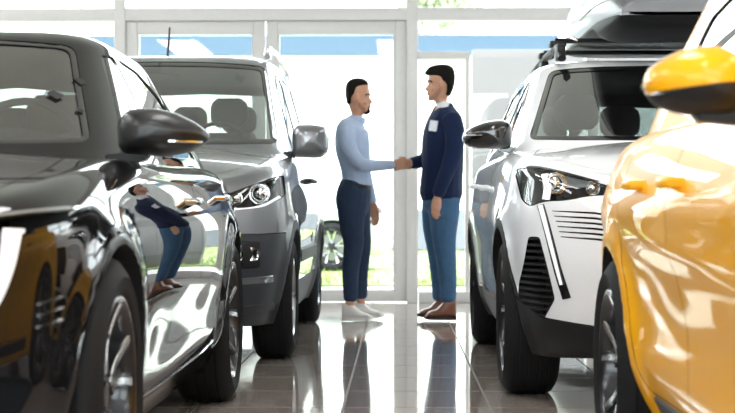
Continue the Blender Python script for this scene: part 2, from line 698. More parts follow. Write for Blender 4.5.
# ------------------------------------------------------------------ wheels
def wheel(car, x, y, R, w, rim, style, face):
    """face: +1 outer side towards +x"""
    wh = empty('wheel', (x, y, R - .003), 0, car)
    s = face
    h = w / 2
    bm = bmesh.new()
    prof = [(-h + .012, rim + .002), (-h + .003, rim + .02), (-h - .004, (R + rim) / 2), (-h + .006, R - .03), (-h + .022, R - .008), (-h + .035, R - .002)]
    for g in (-.06, -.022, .022, .06):
        g *= w / .225
        prof += [(g - .006, R), (g - .005, R - .0045), (g + .005, R - .0045), (g + .006, R)]
    prof += [(h - .035, R - .002), (h - .022, R - .008), (h - .006, R - .03), (h + .004, (R + rim) / 2), (h + .001, (R + rim) / 2 - .006), (h - .001, rim + .025), (h - .003, rim + .02), (h - .012, rim + .002), (h - .02, rim - .004), (-h + .02, rim - .004)]
    lathe(bm, prof, 'x', 72, closed_prof=True)
    link_bm(bm, 'tyre', M['tyre'], wh, angle=30)
    bm = bmesh.new()
    o = h - .012
    lathe(bm, [(s * o, rim + .004), (s * (o + .004), rim - .002), (s * (o - .004), rim - .012), (s * (o - .02), rim - .018), (-s * (h - .03), rim - .022), (-s * (h - .03), rim - .03), (s * (o - .025), rim - .026), (s*(o-.012), rim - .02)], 'x', 64, closed_prof=False)
    link_bm(bm, 'rim', M['alloy'] if style == 'silver' else M['alloy_dark'], wh)
    bm = bmesh.new()
    lathe(bm, [(s * (o + .001), rim + .003), (s * (o + .004), rim + .001), (s * (o + .001), rim - .002)], 'x', 64)
    link_bm(bm, 'rim_lip', M['alloy'], wh)
    bm = bmesh.new()
    lathe(bm, [(s * (o - .10), 0), (s * (o - .10), rim - .05), (s * (o - .115), rim - .05), (s * (o - .115), 0)], 'x', 48)
    link_bm(bm, 'brake_disc', M['disc'], wh)
    bm = bmesh.new()
    lathe(bm, [(s * (o - .13), 0.0), (s * (o - .13), rim - .022)], 'x', 48)
    link_bm(bm, 'wheel_backing', M['dark'], wh)
    # spokes
    n = {'twin': 5, 'dark': 5, 'silver': 8}[style]
    sm_, fm = bmesh.new(), bmesh.new()
    def spoke(bmx, a, w0, w1, x0, x1, th, r0=.05, r1=None, skew=0.0):
        r1 = r1 or rim - .012
        rings = []
        for k in range(7):
            t = k / 6
            r = r0 + (r1 - r0) * t
            ww = w0 + (w1 - w0) * t
            xx = x0 + (x1 - x0) * t - .012 * sin(pi * t)
            aa = a + skew * t
            c = Vector((0, r * cos(aa), r * sin(aa)))
            tn = Vector((0, -sin(aa), cos(aa)))
            rings.append([c + tn * ww + Vector((s * (xx - th), 0, 0)), c + tn * ww * .8 + Vector((s * xx, 0, 0)), c - tn * ww * .8 + Vector((s * xx, 0, 0)), c - tn * ww + Vector((s * (xx - th), 0, 0))])
        loft(bmx, rings)
    for k in range(n):
        a = 2 * pi * k / n + .3
        if style in ('twin', 'dark'):
            for d in (-1, 1):
                spoke(sm_, a + d * .10, .017, .020, o - .03, o - .006, .035, skew=d * .14)
                spoke(fm, a + d * .10 - .0 * d, .010, .012, o - .029, o - .004, .006, skew=d * .17)
            spoke(sm_, a, .022, .008, o - .034, o - .02, .03, r1=rim * .62)
        else:
            spoke(fm, a, .026, .014, o - .03, o - .008, .035)
            spoke(fm, a + pi / n, .008, .011, o - .045, o - .012, .02)
    if style in ('twin', 'dark'):
        link_bm(sm_, 'spoke_backs', M['alloy_dark'], wh)
    else: sm_.free()
    link_bm(fm, 'spokes', M['alloy'], wh)
    bm = bmesh.new()
    lathe(bm, [(s * (o - .06), .0), (s * (o - .06), .075), (s * (o - .035), .07), (s * (o - .03), .055), (s * (o - .045), .035), (s * (o - .03), .032), (s * (o - .026), .0)], 'x', 32)
    for k in range(5):
        a = 2 * pi * k / 5
        lathe_at = (0, .052 * cos(a), .052 * sin(a))
        b2 = bmesh.new(); lathe(b2, [(s * (o - .045), .0), (s * (o - .045), .009), (s * (o - .022), .008), (s * (o - .022), 0)], 'x', 6, lathe_at)
        me = bpy.data.meshes.new('t'); b2.to_mesh(me); b2.free(); bm.from_mesh(me); bpy.data.meshes.remove(me)
    link_bm(bm, 'hub', M['alloy_dark'] if style != 'silver' else M['alloy'], wh)
    return wh

# ------------------------------------------------------------------ door mirror
def side_mirror(car, s, x0, y, z, out2d, depth, capm, lowm, split=None, stalk=None, lamp=False):
    """out2d: outline in front view (u outward from x0, z rel) ; s side sign; front faces -y"""
    poly = rc([(a, b, .035) for a, b in out2d], .03, 5)
    cu = sum(p[0] for p in poly) / len(poly); cz = sum(p[1] for p in poly) / len(poly)
    def make():
        bm = bmesh.new(); rings = []
        n = 9
        for k in range(n + 1):
            a = (k / n) * pi / 2
            sc = sin(a) ** .8 if k else .03
            yy = -depth * cos(a)
            # the nose of the housing leans inboard
            rings.append([(s * (x0 + cu + (u - cu) * sc), y + yy + .22 * (cu + (u - cu) * sc - .1) * (1 - k / n * .32), z + cz + (v - cz) * sc) for u, v in poly])
        rings.append([(s * (x0 + cu + (u - cu) * .99), y + .02 + .15 * (u - .1), z + cz + (v - cz) * .99) for u, v in poly])
        rings.append([(s * (x0 + cu + (u - cu) * .9), y + .028 + .15 * (u - .1), z + cz + (v - cz) * .9) for u, v in poly])
        rings.append([(s * (x0 + cu + (u - cu) * .88), y + .015 + .15 * (u - .1), z + cz + (v - cz) * .88) for u, v in poly])
        loft(bm, rings)
        bmesh.ops.recalc_face_normals(bm, faces=bm.faces)
        return bm
    bm = make()
    if split is None:
        root = link_bm(bm, 'side_mirror', capm, car, angle=50)
    else:
        g = bm.verts[:] + bm.edges[:] + bm.faces[:]
        r = bmesh.ops.bisect_plane(bm, geom=g, plane_co=(s * (x0 + cu), 0, z + split), plane_no=(.12 * s, 0, 1), clear_outer=True)
        bmesh.ops.holes_fill(bm, edges=[e for e in bm.edges if e.is_boundary])
        root = link_bm(bm, 'side_mirror', lowm, car, angle=50)
        bm = make()
        g = bm.verts[:] + bm.edges[:] + bm.faces[:]
        bmesh.ops.bisect_plane(bm, geom=g, plane_co=(s * (x0 + cu), 0, z + split + .003), plane_no=(.12 * s, 0, 1), clear_inner=True)
        bmesh.ops.holes_fill(bm, edges=[e for e in bm.edges if e.is_boundary])
        link_bm(bm, 'mirror_cap', capm, root, angle=50)
    # reflecting glass
    bm = bmesh.new()
    vs = [bm.verts.new((s * (x0 + cu + (u - cu) * .87), y + .019 + .15 * (u - .1), z + cz + (v - cz) * .87)) for u, v in poly]
    bm.faces.new(vs)
    r = bmesh.ops.extrude_face_region(bm, geom=bm.faces[:])
    bmesh.ops.translate(bm, vec=(0, .003, 0), verts=[v for v in r['geom'] if isinstance(v, bmesh.types.BMVert)])
    link_bm(bm, 'mirror_glass', M['mirror'], root, smooth=False)
    # stalk
    zz = min(v for u, v in poly)
    bm = bmesh.new()
    sp = stalk or [(-.10, -.01), (-.02, -.01), (.06, .01)]
    rings = []
    for (u, v) in sp:
        rings.append([(s * (x0 + u), y + a * .035, z + zz + v + b * .018) for a, b in ((-1, -1), (1, -1), (1, 1), (-1, 1))])
    loft(bm, rings)
    bmesh.ops.bevel(bm, geom=bm.edges[:], offset=.006, segments=2, affect='EDGES')
    link_bm(bm, 'mirror_stalk', lowm, root)
    if lamp:
        # slim indicator strip that follows the lower front of the housing
        t = BVHTree.FromBMesh(make())
        pts = []
        for k in range(13):
            u = cu + .02 + (max(p[0] for p in poly) - cu - .03) * k / 12
            h = t.ray_cast(Vector((s * (x0 + u), y - 1, z + lamp)), Vector((0, 1, 0)))
            if h[0]: pts.append(h[0] + Vector((0, -.001, 0)))
        if len(pts) > 3:
            bm = bmesh.new(); tube(bm, pts, .0045, 6)
            link_bm(bm, 'indicator_strip', M['chrome'], root)
    return root

def strip_side(surf, name, pts, wid, th, m, parent, s=1, n=8, lift=0.0):
    """thin moulding that follows the body side along (y,z) points"""
    P = catmull([(a, b) for a, b in pts], n)
    bm = bmesh.new(); rings = []
    for i, p in enumerate(P):
        a = P[max(i - 1, 0)]; b = P[min(i + 1, len(P) - 1)]
        t = (b - a).normalized(); q = Vector((-t.y, t.x))
        w_ = wid / 2
        ring = []
        for (u, v) in ((-1, -.004), (-.6, th), (.6, th), (1, -.004)):
            y, z = p.x + q.x * u * w_, p.y + q.y * u * w_
            ring.append((surf.side_x(y, z, s) + s * (v + lift), y, z))
        rings.append(ring)
    loft(bm, rings)
    return link_bm(bm, name, m, parent)

def strip_front(surf, name, pts, wid, th, m, parent, n=8, taper=None):
    """moulding on the nose along (x,z) points"""
    P = catmull(pts, n)
    bm = bmesh.new(); rings = []
    L = len(P)
    for i, p in enumerate(P):
        a = P[max(i - 1, 0)]; b = P[min(i + 1, L - 1)]
        t = (b - a).normalized(); q = Vector((-t.y, t.x))
        w_ = wid / 2 * (1 if not taper else taper[0] + (taper[1] - taper[0]) * i / (L - 1))
        ring = []
        for (u, v) in ((-1, -.006), (-.7, th), (.7, th), (1, -.006)):
            x, z = p.x + q.x * u * w_, p.y + q.y * u * w_
            ring.append((x, surf.front_y(x, z) - v, z))
        rings.append(ring)
    loft(bm, rings)
    return link_bm(bm, name, m, parent)

def door_handle(surf, parent, y, z, m, s, L=.21):
    bm = bmesh.new()
    pts = []; rr = []
    for k in range(11):
        t = k / 10
        yy = y - L / 2 + L * t
        lift = .012 + .03 * sin(pi * min(max((t - .0) / 1.0, 0), 1)) ** .45
        if k in (0, 10): lift = -.004
        pts.append((surf.side_x(yy, z, s) + s * lift, yy, z)); rr.append((.012, .008))
    tube(bm, pts, rr, 10)
    h = link_bm(bm, 'door_handle', m, parent)
    return h

def seat(car, x, y, z, rear=False, m=None):
    m = m or M['fabric']
    st = empty('seat', (x, y, z), 0, car)
    bm = bmesh.new()
    rings = []
    H = .62
    for k in range(9):
        t = k / 8
        w_ = .23 + .02 * sin(pi * t) - .06 * max(0, t - .75) / .25
        d_ = .075 - .02 * t
        yy = .02 + .22 * t
        rings.append([(w_ * (abs(cos(a)) ** .45) * (1 if cos(a) > 0 else -1), yy + d_ * (abs(sin(a)) ** .6) * (1 if sin(a) > 0 else -1), .0 + H * t) for a in [2 * pi * q / 20 for q in range(20)]])
    loft(bm, rings)
    link_bm(bm, 'backrest', m, st, angle=60)
    bm = bmesh.new()
    rings = []
    for k in range(7):
        t = k / 6
        w_ = .125 * (1 - .35 * (2 * t - 1) ** 4)
        rings.append([(w_ * (abs(cos(a)) ** .5) * (1 if cos(a) > 0 else -1), .27 + .045 * (abs(sin(a)) ** .7) * (1 if sin(a) > 0 else -1), H + .04 + .19 * t) for a in [2 * pi * q / 20 for q in range(20)]])
    loft(bm, rings)
    link_bm(bm, 'headrest', m, st, angle=60)
    bm = bmesh.new()
    for q in (-.055, .055): tube(bm, [(q, .26, H - .06), (q, .265, H + .06)], .006, 6)
    link_bm(bm, 'headrest_post', M['chrome'], st)
    return st

def cabin_fittings(car, S, G, s_driver, seat_y, seat_z, rear_y=None, mirror_x=0.0, seat_dx=.37, seatm=None):
    hw = curve(G['hw']); yf = curve(G['yf']); yr = curve(G['yr'])
    z0 = G['z0']
    # dark trim deck at belt level
    zt = G['deck']
    bm = bmesh.new()
    a = hw(zt) - .05; f, r = yf(zt) + .08, yr(zt) - .08
    n = 48; ring = []
    for i in range(n):
        t = 2 * pi * i / n
        ring.append((a * (abs(sin(t)) ** .4) * (1 if sin(t) >= 0 else -1), (f + r) / 2 - (r - f) / 2 * (abs(cos(t)) ** .4) * (1 if cos(t) >= 0 else -1)))
    loft(bm, [[(x, y, zt - .04) for x, y in ring], [(x, y, zt) for x, y in ring]])
    link_bm(bm, 'cabin_trim', M['interior'], car)
    bm = bmesh.new()
    dz = .05
    rings = []
    for k in range(13):
        x = -a * .86 + a * 1.72 * k / 12
        bul = .035 * exp(-((x - s_driver * .37) / .16) ** 2)
        y0 = f + .06 + .10 * (x / a) ** 2
        rings.append([(x, y0, zt - .01), (x, y0 + .05, zt + .015), (x, y0 + .25, zt + dz + bul), (x, y0 + .40, zt + dz - .0 + bul), (x, y0 + .44, zt - .02)])
    loft(bm, rings)
    link_bm(bm, 'dashboard', M['interior'], car, angle=50)
    bm = bmesh.new()
    c = Vector((s_driver * .37, f + .62, zt + .02)); R = .185
    tilt = Matrix.Rotation(radians(-25), 3, 'X')
    tube(bm, [c + tilt @ Vector((R * cos(2 * pi * k / 28), 0, R * sin(2 * pi * k / 28))) for k in range(29)], .014, 8)
    for an in (20, 160, 270):
        tube(bm, [c, c + tilt @ Vector((R * cos(radians(an)), 0, R * sin(radians(an))))], .013, 6)
    link_bm(bm, 'steering_wheel', M['interior'], car)
    for q in (-1, 1):
        seat(car, q * seat_dx, seat_y, seat_z, m=seatm)
    if rear_y:
        for q in (-1, 0, 1): seat(car, q * seat_dx * .95, rear_y, seat_z, m=seatm)
    # interior mirror hung from the windscreen
    zt2 = G['z1'] - .13
    my = yf(zt2) + .13
    bm = bmesh.new()
    rings = []
    for k in range(9):
        x = -.12 + .24 * k / 8
        q = 1 - (abs(2 * k / 8 - 1)) ** 6 * .5
        rings.append([(mirror_x + x, my + .022 * cos(b) * q, zt2 - .03 + .034 * sin(b) * q) for b in [2 * pi * j / 14 for j in range(14)]])
    loft(bm, rings)
    rm = link_bm(bm, 'rearview_mirror', M['interior'], car)
    bm = bmesh.new()
    box(bm, (mirror_x, my + .023, zt2 - .03), (.21, .004, .05))
    link_bm(bm, 'mirror_glass', M['mirror'], rm)
    bm = bmesh.new()
    tube(bm, [(mirror_x, my, zt2), (mirror_x, my - .02, zt2 + .07)], .012, 8)
    link_bm(bm, 'mirror_stalk', M['interior'], rm)

def make_car(name, loc, S, G, cuts, gcuts, paint, wheels, rz=0.0, cabin_mat=None, glass=None):
    """cuts entries: (key, view, poly, lo, hi, both, material or None, mode)"""
    car = empty(name, loc, rz)
    solid = body_solid(S)
    surf = Surface(solid)
    # wheel arches
    ab = bmesh.new()
    for (ay, az, R) in S['arches']:
        for s in (-1, 1):
            poly = [(ay + R * cos(2 * pi * k / 56), az + R * sin(2 * pi * k / 56)) for k in range(56)]
            lo, hi = (S['well'], 1.3) if s > 0 else (-1.3, -S['well'])
            prism(ab, poly, 'side', lo, hi)
    solid = boolean(solid, ab, 'DIFFERENCE')
    info = {c[0]: c for c in cuts}
    rest, parts = cut_body(solid, surf, [c[:6] + ((None,) if c[7] == 'hole' else (1,)) for c in cuts])
    finish(rest, 'body_shell', [paint, M['dark']], car, surf)
    made = {}
    for (key, s), b in parts.items():
        c = info[key]
        nm = key.split('.')[0]
        if c[7] == 'lens': o = finish(b, nm, [c[6]], car, surf, only_surface=True)
        elif c[7] == 'hole': b.free(); o = None
        else: o = finish(b, nm, [c[6]], car, surf, push=c[8] if len(c) > 8 else 0)
        made[(key, s)] = o
    # glasshouse
    outer = cabin_solid(G)
    gs = Surface(outer)
    inner = cabin_solid(G, .035)
    shell = boolean(outer.copy(), inner, 'DIFFERENCE')
    for c in gcuts:
        sh2 = ok_bool(shell, lambda: cutters([c[:6]], 0)[0], 'DIFFERENCE')
        shell.free(); shell = sh2
    cab = finish(shell, 'cabin_frame', [cabin_mat or paint, M['dark']], car, gs)
    gi = {c[0]: c for c in gcuts}
    for c in gcuts:
        piece = ok_bool(outer, lambda: cutters([c[:6]], -.004)[0], 'INTERSECT')
        piece.verts.index_update()
        for s_ in ((1, -1) if c[5] else (0,)):
            if s_:
                idx = [i for comp in islands(piece) for i in comp if piece.verts[comp[0]].co.x * s_ > 0]
                b = sub_bm(piece, idx)
            else: b = piece.copy()
            dk = c[8] if len(c) > 8 else None
            par = (made.get((dk, s_)) or car) if dk else car
            made[(c[0], s_)] = finish(b, c[0].split('.')[0], [c[6]], par, gs, only_surface=True, push=.006)
        piece.free()
    outer.free()
    return car, surf, gs, made

def rubber_frame(gs, name, poly, view, wid, m, parent, s=1, lift=.002):
    """dark band printed round a pane: follows the glass surface inside the outline"""
    bm = bmesh.new()
    inn = inset(poly, wid)
    def P(p):
        if view == 'side':
            return Vector((gs.side_x(p[0], p[1], s) - s * .004, p[0], p[1]))
        return Vector((p[0], gs.front_y(p[0], p[1]) + .004, p[1]))
    n = len(poly)
    A = [bm.verts.new(P(p)) for p in poly]; B = [bm.verts.new(P(p)) for p in inn]
    for i in range(n):
        j = (i + 1) % n
        bm.faces.new((A[i], A[j], B[j], B[i]))
    r = bmesh.ops.extrude_face_region(bm, geom=bm.faces[:])
    off = Vector((-s * .004, 0, 0)) if view == 'side' else Vector((0, .004, .001))
    bmesh.ops.translate(bm, vec=off, verts=[v for v in r['geom'] if isinstance(v, bmesh.types.BMVert)])
    return link_bm(bm, name, m, parent, angle=40)

def densify(poly, step=.05):
    out = []
    for i in range(len(poly)):
        a = Vector(poly[i]); b = Vector(poly[(i + 1) % len(poly)])
        n = max(1, int((b - a).length / step))
        for k in range(n): out.append(tuple(a.lerp(b, k / n)))
    return out
def mir(poly):
    """complete a symmetric outline given its x>0 half (from one end of the axis to the other)"""
    return poly + [(-x, *r) for x, *r in reversed(poly) if abs(x) > 1e-6]

def lamp_unit(car, surf, name, s, spots, bowl_c, bowl_s, drl=None):
    """headlamp internals behind the cover: black bowl, projector lenses"""
    root = None
    for i, (x, z, r, dep) in enumerate(spots):
        y = surf.front_y(s * x, z) + dep
        bm = bmesh.new()
        lathe(bm, [(-.0, r * 1.25), (-.006, r * 1.2), (.0, r * 1.02), (.02, r * .98), (.02, 0)], 'y', 28, (s * x, y, z))
        o = link_bm(bm, 'headlight_reflector', M['chrome'], car)
        bm = bmesh.new()
        lathe(bm, [(-.022, 0), (-.019, r * .4), (-.010, r * .75), (.004, r * .92), (.015, r * .9)], 'y', 28, (s * x, y, z))
        link_bm(bm, 'projector_lens', M['mirror'], o)

# ---- white car: tall, tusk lamps, roof box
def spec_suv():
    S = dict(
        plan=[(0, -.925), (.3, -.91), (.55, -.86), (.72, -.76), (.83, -.60), (.885, -.38), (.91, -.05), (.92, .6), (.92, 2.2), (.915, 2.9), (.88, 3.3), (.80, 3.55), (.6, 3.66), (.3, 3.7), (0, 3.71)],
        zs=[(-.93, .93), (-.7, .98), (-.4, 1.03), (0, 1.06), (.6, 1.09), (2.7, 1.10), (3.7, 1.08)],
        zb=[(-.93, .22), (-.4, .20), (.6, .20), (3.2, .20), (3.71, .32)],
        zc=[(-.93, .96), (-.6, 1.03), (-.1, 1.10), (.5, 1.14), (1.2, 1.11), (3.7, 1.09)],
        ds=[(.2, .10), (.32, .05), (.45, .025), (.62, .0), (.78, .0), (.92, .018), (1.1, .05)],
        df=[(.2, .13), (.30, .06), (.42, .02), (.6, .0), (.75, .005), (.9, .03), (1.0, .06)],
        dr=[(.2, .10), (.5, 0), (.8, 0), (1.1, .05)], r=.07, spine=(-.45, 3.3),
        arches=[(0, .345, .385), (2.675, .345, .385)], well=.58, flare=.018,
        feat=lambda y, z: -.022 * exp(-((z - .60) / .10) ** 2) * (1 / (1 + exp(-(y - .6) * 10))) * (1 / (1 + exp((y - 2.3) * 10))))
    G = dict(hw=[(.95, .85), (1.1, .825), (1.52, .665), (1.66, .60)], yf=[(.95, .18), (1.12, .42), (1.52, 1.12), (1.66, 1.36)],
             yr=[(.95, 3.62), (1.2, 3.55), (1.52, 3.35), (1.66, 3.2)], z0=1.0, z1=1.60, r=.06, crown=.03, deck=1.115, n=5.5)
    return S, G

def arch_panel(S, zsill, wid, y_front, y_rear, ax0, ax1, R, az):
    """outline of the plastic skirt: sill band joined to a ring round both arches"""
    ro = R + wid
    p = [(y_front, .05), (y_front, zsill + .02)]
    a0 = math.degrees(math.asin((zsill - az) / ro))
    p += arc(ax0, az, ro, 180 - a0, a0, 22)
    p += arc(ax1, az, ro, 180 - a0, a0, 22)
    p += [(y_rear, zsill + .02), (y_rear, .05)]
    return p

def build_white_suv():
    S, G = spec_suv()
    P = M['white_paint']; K = M['plastic']
    fb = [(1.1, .05), (1.1, .54), (.88, .45), (.79, .375), (.55, .345), (0, .345)]
    lower = mir([(0, .05)] + fb)
    R = .385
    cl = arch_panel(S, .37, .045, -.36, 3.3, 0, 2.675, R, .345)
    ring = R + .06
    fd = [(.535, .385)] + [(1.60, .385), (1.63, .7), (1.60, 1.3), (.60, 1.3), (.56, .8)]
    rd = [(1.615, .385)] + [(2.23, .385)] + [(2.675 + ring * cos(radians(a)), .345 + ring * sin(radians(a))) for a in (172, 160, 148, 136, 124)] + [(2.60, .95), (2.62, 1.3), (1.612, 1.3), (1.642, .7)]
    hood = mir([(0, .50), (.70, .44), (.775, -.1), (.74, -.46), (.60, -.66), (.30, -.77), (0, -.80)])
    lamp = rc([(.875, .985), (.80, .985), (.64, .935), (.49, .885), (.50, .868), (.62, .862), (.70, .845), (.78, .842), (.835, .82), (.86, .85)], .02, 3)
    vent = rc([(.838, .70), (.800, .70), (.742, .45), (.785, .35), (.815, .345), (.868, .44), (.866, .50)], .012, 3)
    cuts = [('front_bumper_skirt', 'front', lower, -1.4, -.362, False, K, ''),
            ('skirt', 'side', cl, .62, 1.2, True, K, ''),
            ('front_door', 'side', rc(fd, .05), .80, 1.2, True, P, ''),
            ('rear_door', 'side', rc(rd, .05), .80, 1.2, True, P, ''),
            ('hood', 'top', rc(hood, .05), .90, 1.5, False, P, ''),
            ('headlight', 'front', lamp, -1.4, -.30, True, M['lens'], 'lens'),
            ('bumper_vent', 'front', vent, -1.4, -.30, True, M['lens'], 'hole'),
            ('grille', 'front', rc(mir([(0, .50), (.36, .50), (.44, .66), (.42, .80), (0, .82)]), .03), -1.4, -.62, False, M['gloss_black'], '')]
    for k in range(6):
        z0, z1 = .806 - .0205 * k, .784 - .0195 * k
        cuts.append(('slot.%d' % k, 'front', [(.755 - .006 * k, z0), (.60, z0 - .006), (.46, z1 - .004), (.46, z1 - .014), (.60, z0 - .0145), (.752 - .006 * k, z0 - .004)], -1.4, -.55, True, P, 'hole'))
    ws = rc(mir([(0, 1.135), (.55, 1.14), (.735, 1.15), (.575, 1.54), (.3, 1.555), (0, 1.56)]), .04)
    sw1 = rc([(.98, 1.135), (1.60, 1.135), (1.58, 1.50), (1.33, 1.49)], .03)
    sw2 = rc([(1.68, 1.135), (2.55, 1.145), (2.52, 1.48), (1.66, 1.50)], .03)
    sw3 = rc([(2.62, 1.15), (3.15, 1.20), (3.05, 1.42), (2.59, 1.47)], .03)
    rw = rc(mir([(0, 1.17), (.62, 1.18), (.54, 1.47), (0, 1.49)]), .05)
    gc = [('windscreen', 'front', ws, -1, 1.9, False, M['windscreen'], 'glass'),
          ('side_window.a', 'side', sw1, .3, 1.2, True, M['side_glass'], 'glass', 'front_door'),
          ('side_window.b', 'side', sw2, .3, 1.2, True, M['side_glass'], 'glass', 'rear_door'),
          ('quarter_window', 'side', sw3, .3, 1.2, True, M['side_glass'], 'glass'),
          ('rear_window', 'front', rw, 2.6, 4.2, False, M['side_glass'], 'glass')]
    car, surf, gs, made = make_car('suv', (1.375, 7.13, 0), S, G, cuts, gc, P, [])
    rubber_frame(gs, 'windscreen_seal', densify(ws), 'front', .022, M['gloss_black'], car)
    for s in (-1, 1):
        for q in (sw1, sw2, sw3):
            rubber_frame(gs, 'window_seal', densify(q), 'side', .014, M['gloss_black'], car, s)
        # lamp cavity parts
        lamp_unit(car, surf, 'headlight', s, [(.735, .915, .036, .035), (.60, .893, .022, .03)], None, None)
        # chrome bracket round the outer end of the lamp
        strip_front(surf, 'lamp_bracket', [(s * .775, .955), (s * .768, .90), (s * .775, .85)], .028, .006, M['drl'], car)
        strip_front(surf, 'lamp_brow', [(s * .845, .992), (s * .77, .978), (s * .62, .932), (s * .48, .888)], .012, .006, M['gloss_black'], car)
        strip_front(surf, 'daylight_lamp_surround', [(s * .795, .83), (s * .765, .70), (s * .735, .57), (s * .700, .455)], .040, .004, M['gloss_black'], car, taper=(.8, 1))
        strip_front(surf, 'daylight_lamp', [(s * .797, .828), (s * .768, .70), (s * .740, .58), (s * .722, .51)], .020, .009, M['drl'], car, taper=(1.1, .7))
        # vent slats
        bm = bmesh.new()
        for k in range(13):
            z = .375 + k * .026
            xs = []
            for j in range(60):
                x = .73 + .145 * j / 59
                if inside(vent, x, z): xs.append(x)
            if len(xs) < 2: continue
            a, b = xs[0], xs[-1]
            rings = []
            for j in range(6):
                x = a + (b - a) * j / 5
                y = surf.front_y(s * x, z) + .008
                rings.append([(s * x, y, z), (s * x, y, z + .006), (s * x, y + .03, z + .012), (s * x, y + .03, z + .004)])
            loft(bm, rings)
        link_bm(bm, 'vent_slats', M['plastic'], car, smooth=False)
        d = made.get(('front_door', s)) or car
        door_handle(surf, d, 1.38, .93, P, s)
        d = made.get(('rear_door', s)) or car
        door_handle(surf, d, 2.36, .95, P, s)
        side_mirror(car, s, .805, .86, 1.175, [(.0, -.065), (.0, .06), (.04, .085), (.12, .08), (.20, .052), (.243, .018), (.245, -.025), (.20, -.06)], .12, M['gloss_black'], M['gloss_black'], lamp=.005)
        # black roof rail on feet
        bm = bmesh.new()
        pts = [(s * .515, y, z) for y, z in ((1.22, 1.60), (1.30, 1.655), (1.45, 1.682), (2.2, 1.69), (2.9, 1.675), (3.1, 1.64), (3.18, 1.61))]
        tube(bm, pts, [(.02, .022)] * len(pts), 8)
        for y in (1.32, 2.25, 3.02):
            box(bm, (s * .515, y, 1.64), (.045, .14, .08), bev=.012)
        link_bm(bm, 'roof_rail', M['plastic'], car)
    for y in (1.56, 2.22):
        bm = bmesh.new()
        rings = []
        for k in range(17):
            x = -.52 + 1.04 * k / 16
            rings.append([(x, y + .042 * cos(a), 1.728 + .014 * sin(a)) for a in [2 * pi * j / 12 for j in range(12)]])
        loft(bm, rings)
        for s in (-1, 1):
            box(bm, (s * .505, y, 1.708), (.09, .09, .035), bev=.01)
        link_bm(bm, 'cross_bar', M['plastic'], car)
    # small clips seen between the bars
    bm = bmesh.new()
    bm.free()
    for x in (-.42, -.22, .02, .25): boxo('bar_clip', (x, 1.515, 1.735), (.045, .006, .016), M['chrome'], car, .002, Matrix.Rotation(.4, 3, 'Y'))
    # black roof panel edge above the screen
    for (y, s) in ((0, -1), (0, 1), (2.675, -1), (2.675, 1)):
        wheel(car, s * (.92 - .125), y, .345, .235, .245, 'dark', s)
    cabin_fittings(car, S, G, 1, 1.55, .60, 2.5)
    boxo('number_plate_holder', (0, surf.front_y(0, .44) - .008, .44), (.52, .015, .12), M['plastic'], car, .004)
    boxo('underbody', (0, 1.35, .30), (1.1, 3.9, .16), M['dark'], car, .03)
    tag(car, 'white SUV with a dark roof box and slatted bumper, lamps like tusks', 'car')
    # roof box: lies on the bars
    rb = empty('roof_box', (1.475, 7.06, 1.744))
    def sect(y, t, lo, hi):
        return
    L0, L1 = .93, 2.95
    def rings(zlo, zhi, top):
        out = []
        n = 40; K_ = 26
        for k in range(K_ + 1):
            t = k / K_
            y = L0 + (L1 - L0) * (0.5 - 0.5 * cos(pi * t))
            q = (y - L0) / (L1 - L0)
            nose = min(1, (q / .32)) ; nose = 1 - (1 - nose) ** 2.2
            tail = min(1, (1 - q) / .10); tail = 1 - (1 - tail) ** 3
            f = max(.02, min(nose, 1) * max(tail, .05) ** .6)
            w_ = .44 * (.80 + .20 * f) * (max(tail, .3) ** .2)
            if k in (0, K_): w_ *= .9
            up = .06 + (.27) * f
            ring = []
            for j in range(n):
                a = 2 * pi * j / n
                c, s_ = cos(a), sin(a)
                x = w_ * (abs(c) ** .35) * (1 if c >= 0 else -1)
                if top: z = .050 + (up * (abs(s_) ** .55) if s_ > 0 else -.012 * 1)
                else:
                    dep = (.046 + .085 * max(0, min(1, (1.46 - y) / .12))) * (f ** .6)
                    z = .050 + (.004 if s_ > 0 else -dep * (abs(s_) ** .5))
                ring.append((x, y, z + (.0)))
            out.append(ring)
        return out
    bm = bmesh.new(); loft(bm, rings(0, 0, False)); link_bm(bm, 'box_base', M['plastic'], rb, angle=50)
    bm = bmesh.new(); loft(bm, rings(0, 0, True)); lid = link_bm(bm, 'box_lid', M['boxgrey'], rb, angle=50)
    for z, dx in ((.14, .0), (.22, .0)):
        bm = bmesh.new()
        t = BVHTree.FromPolygons([v.co for v in lid.data.vertices], [list(p.vertices) for p in lid.data.polygons])
        pts = []
        for k in range(60):
            a = -pi * .93 + pi * .86 * k / 59
            h = t.ray_cast(Vector((3 * cos(a), 2.1 + 3 * sin(a), z)), Vector((-cos(a), -sin(a), 0)))
            if h[0]: pts.append(h[0])
        if len(pts) > 4:
            tube(bm, pts, .006, 6); link_bm(bm, 'lid_rib', M['boxgrey'], rb)
        else: bm.free()
    tag(rb, 'dark grey glossy roof box strapped on top of the white SUV', 'roof box')
    return car

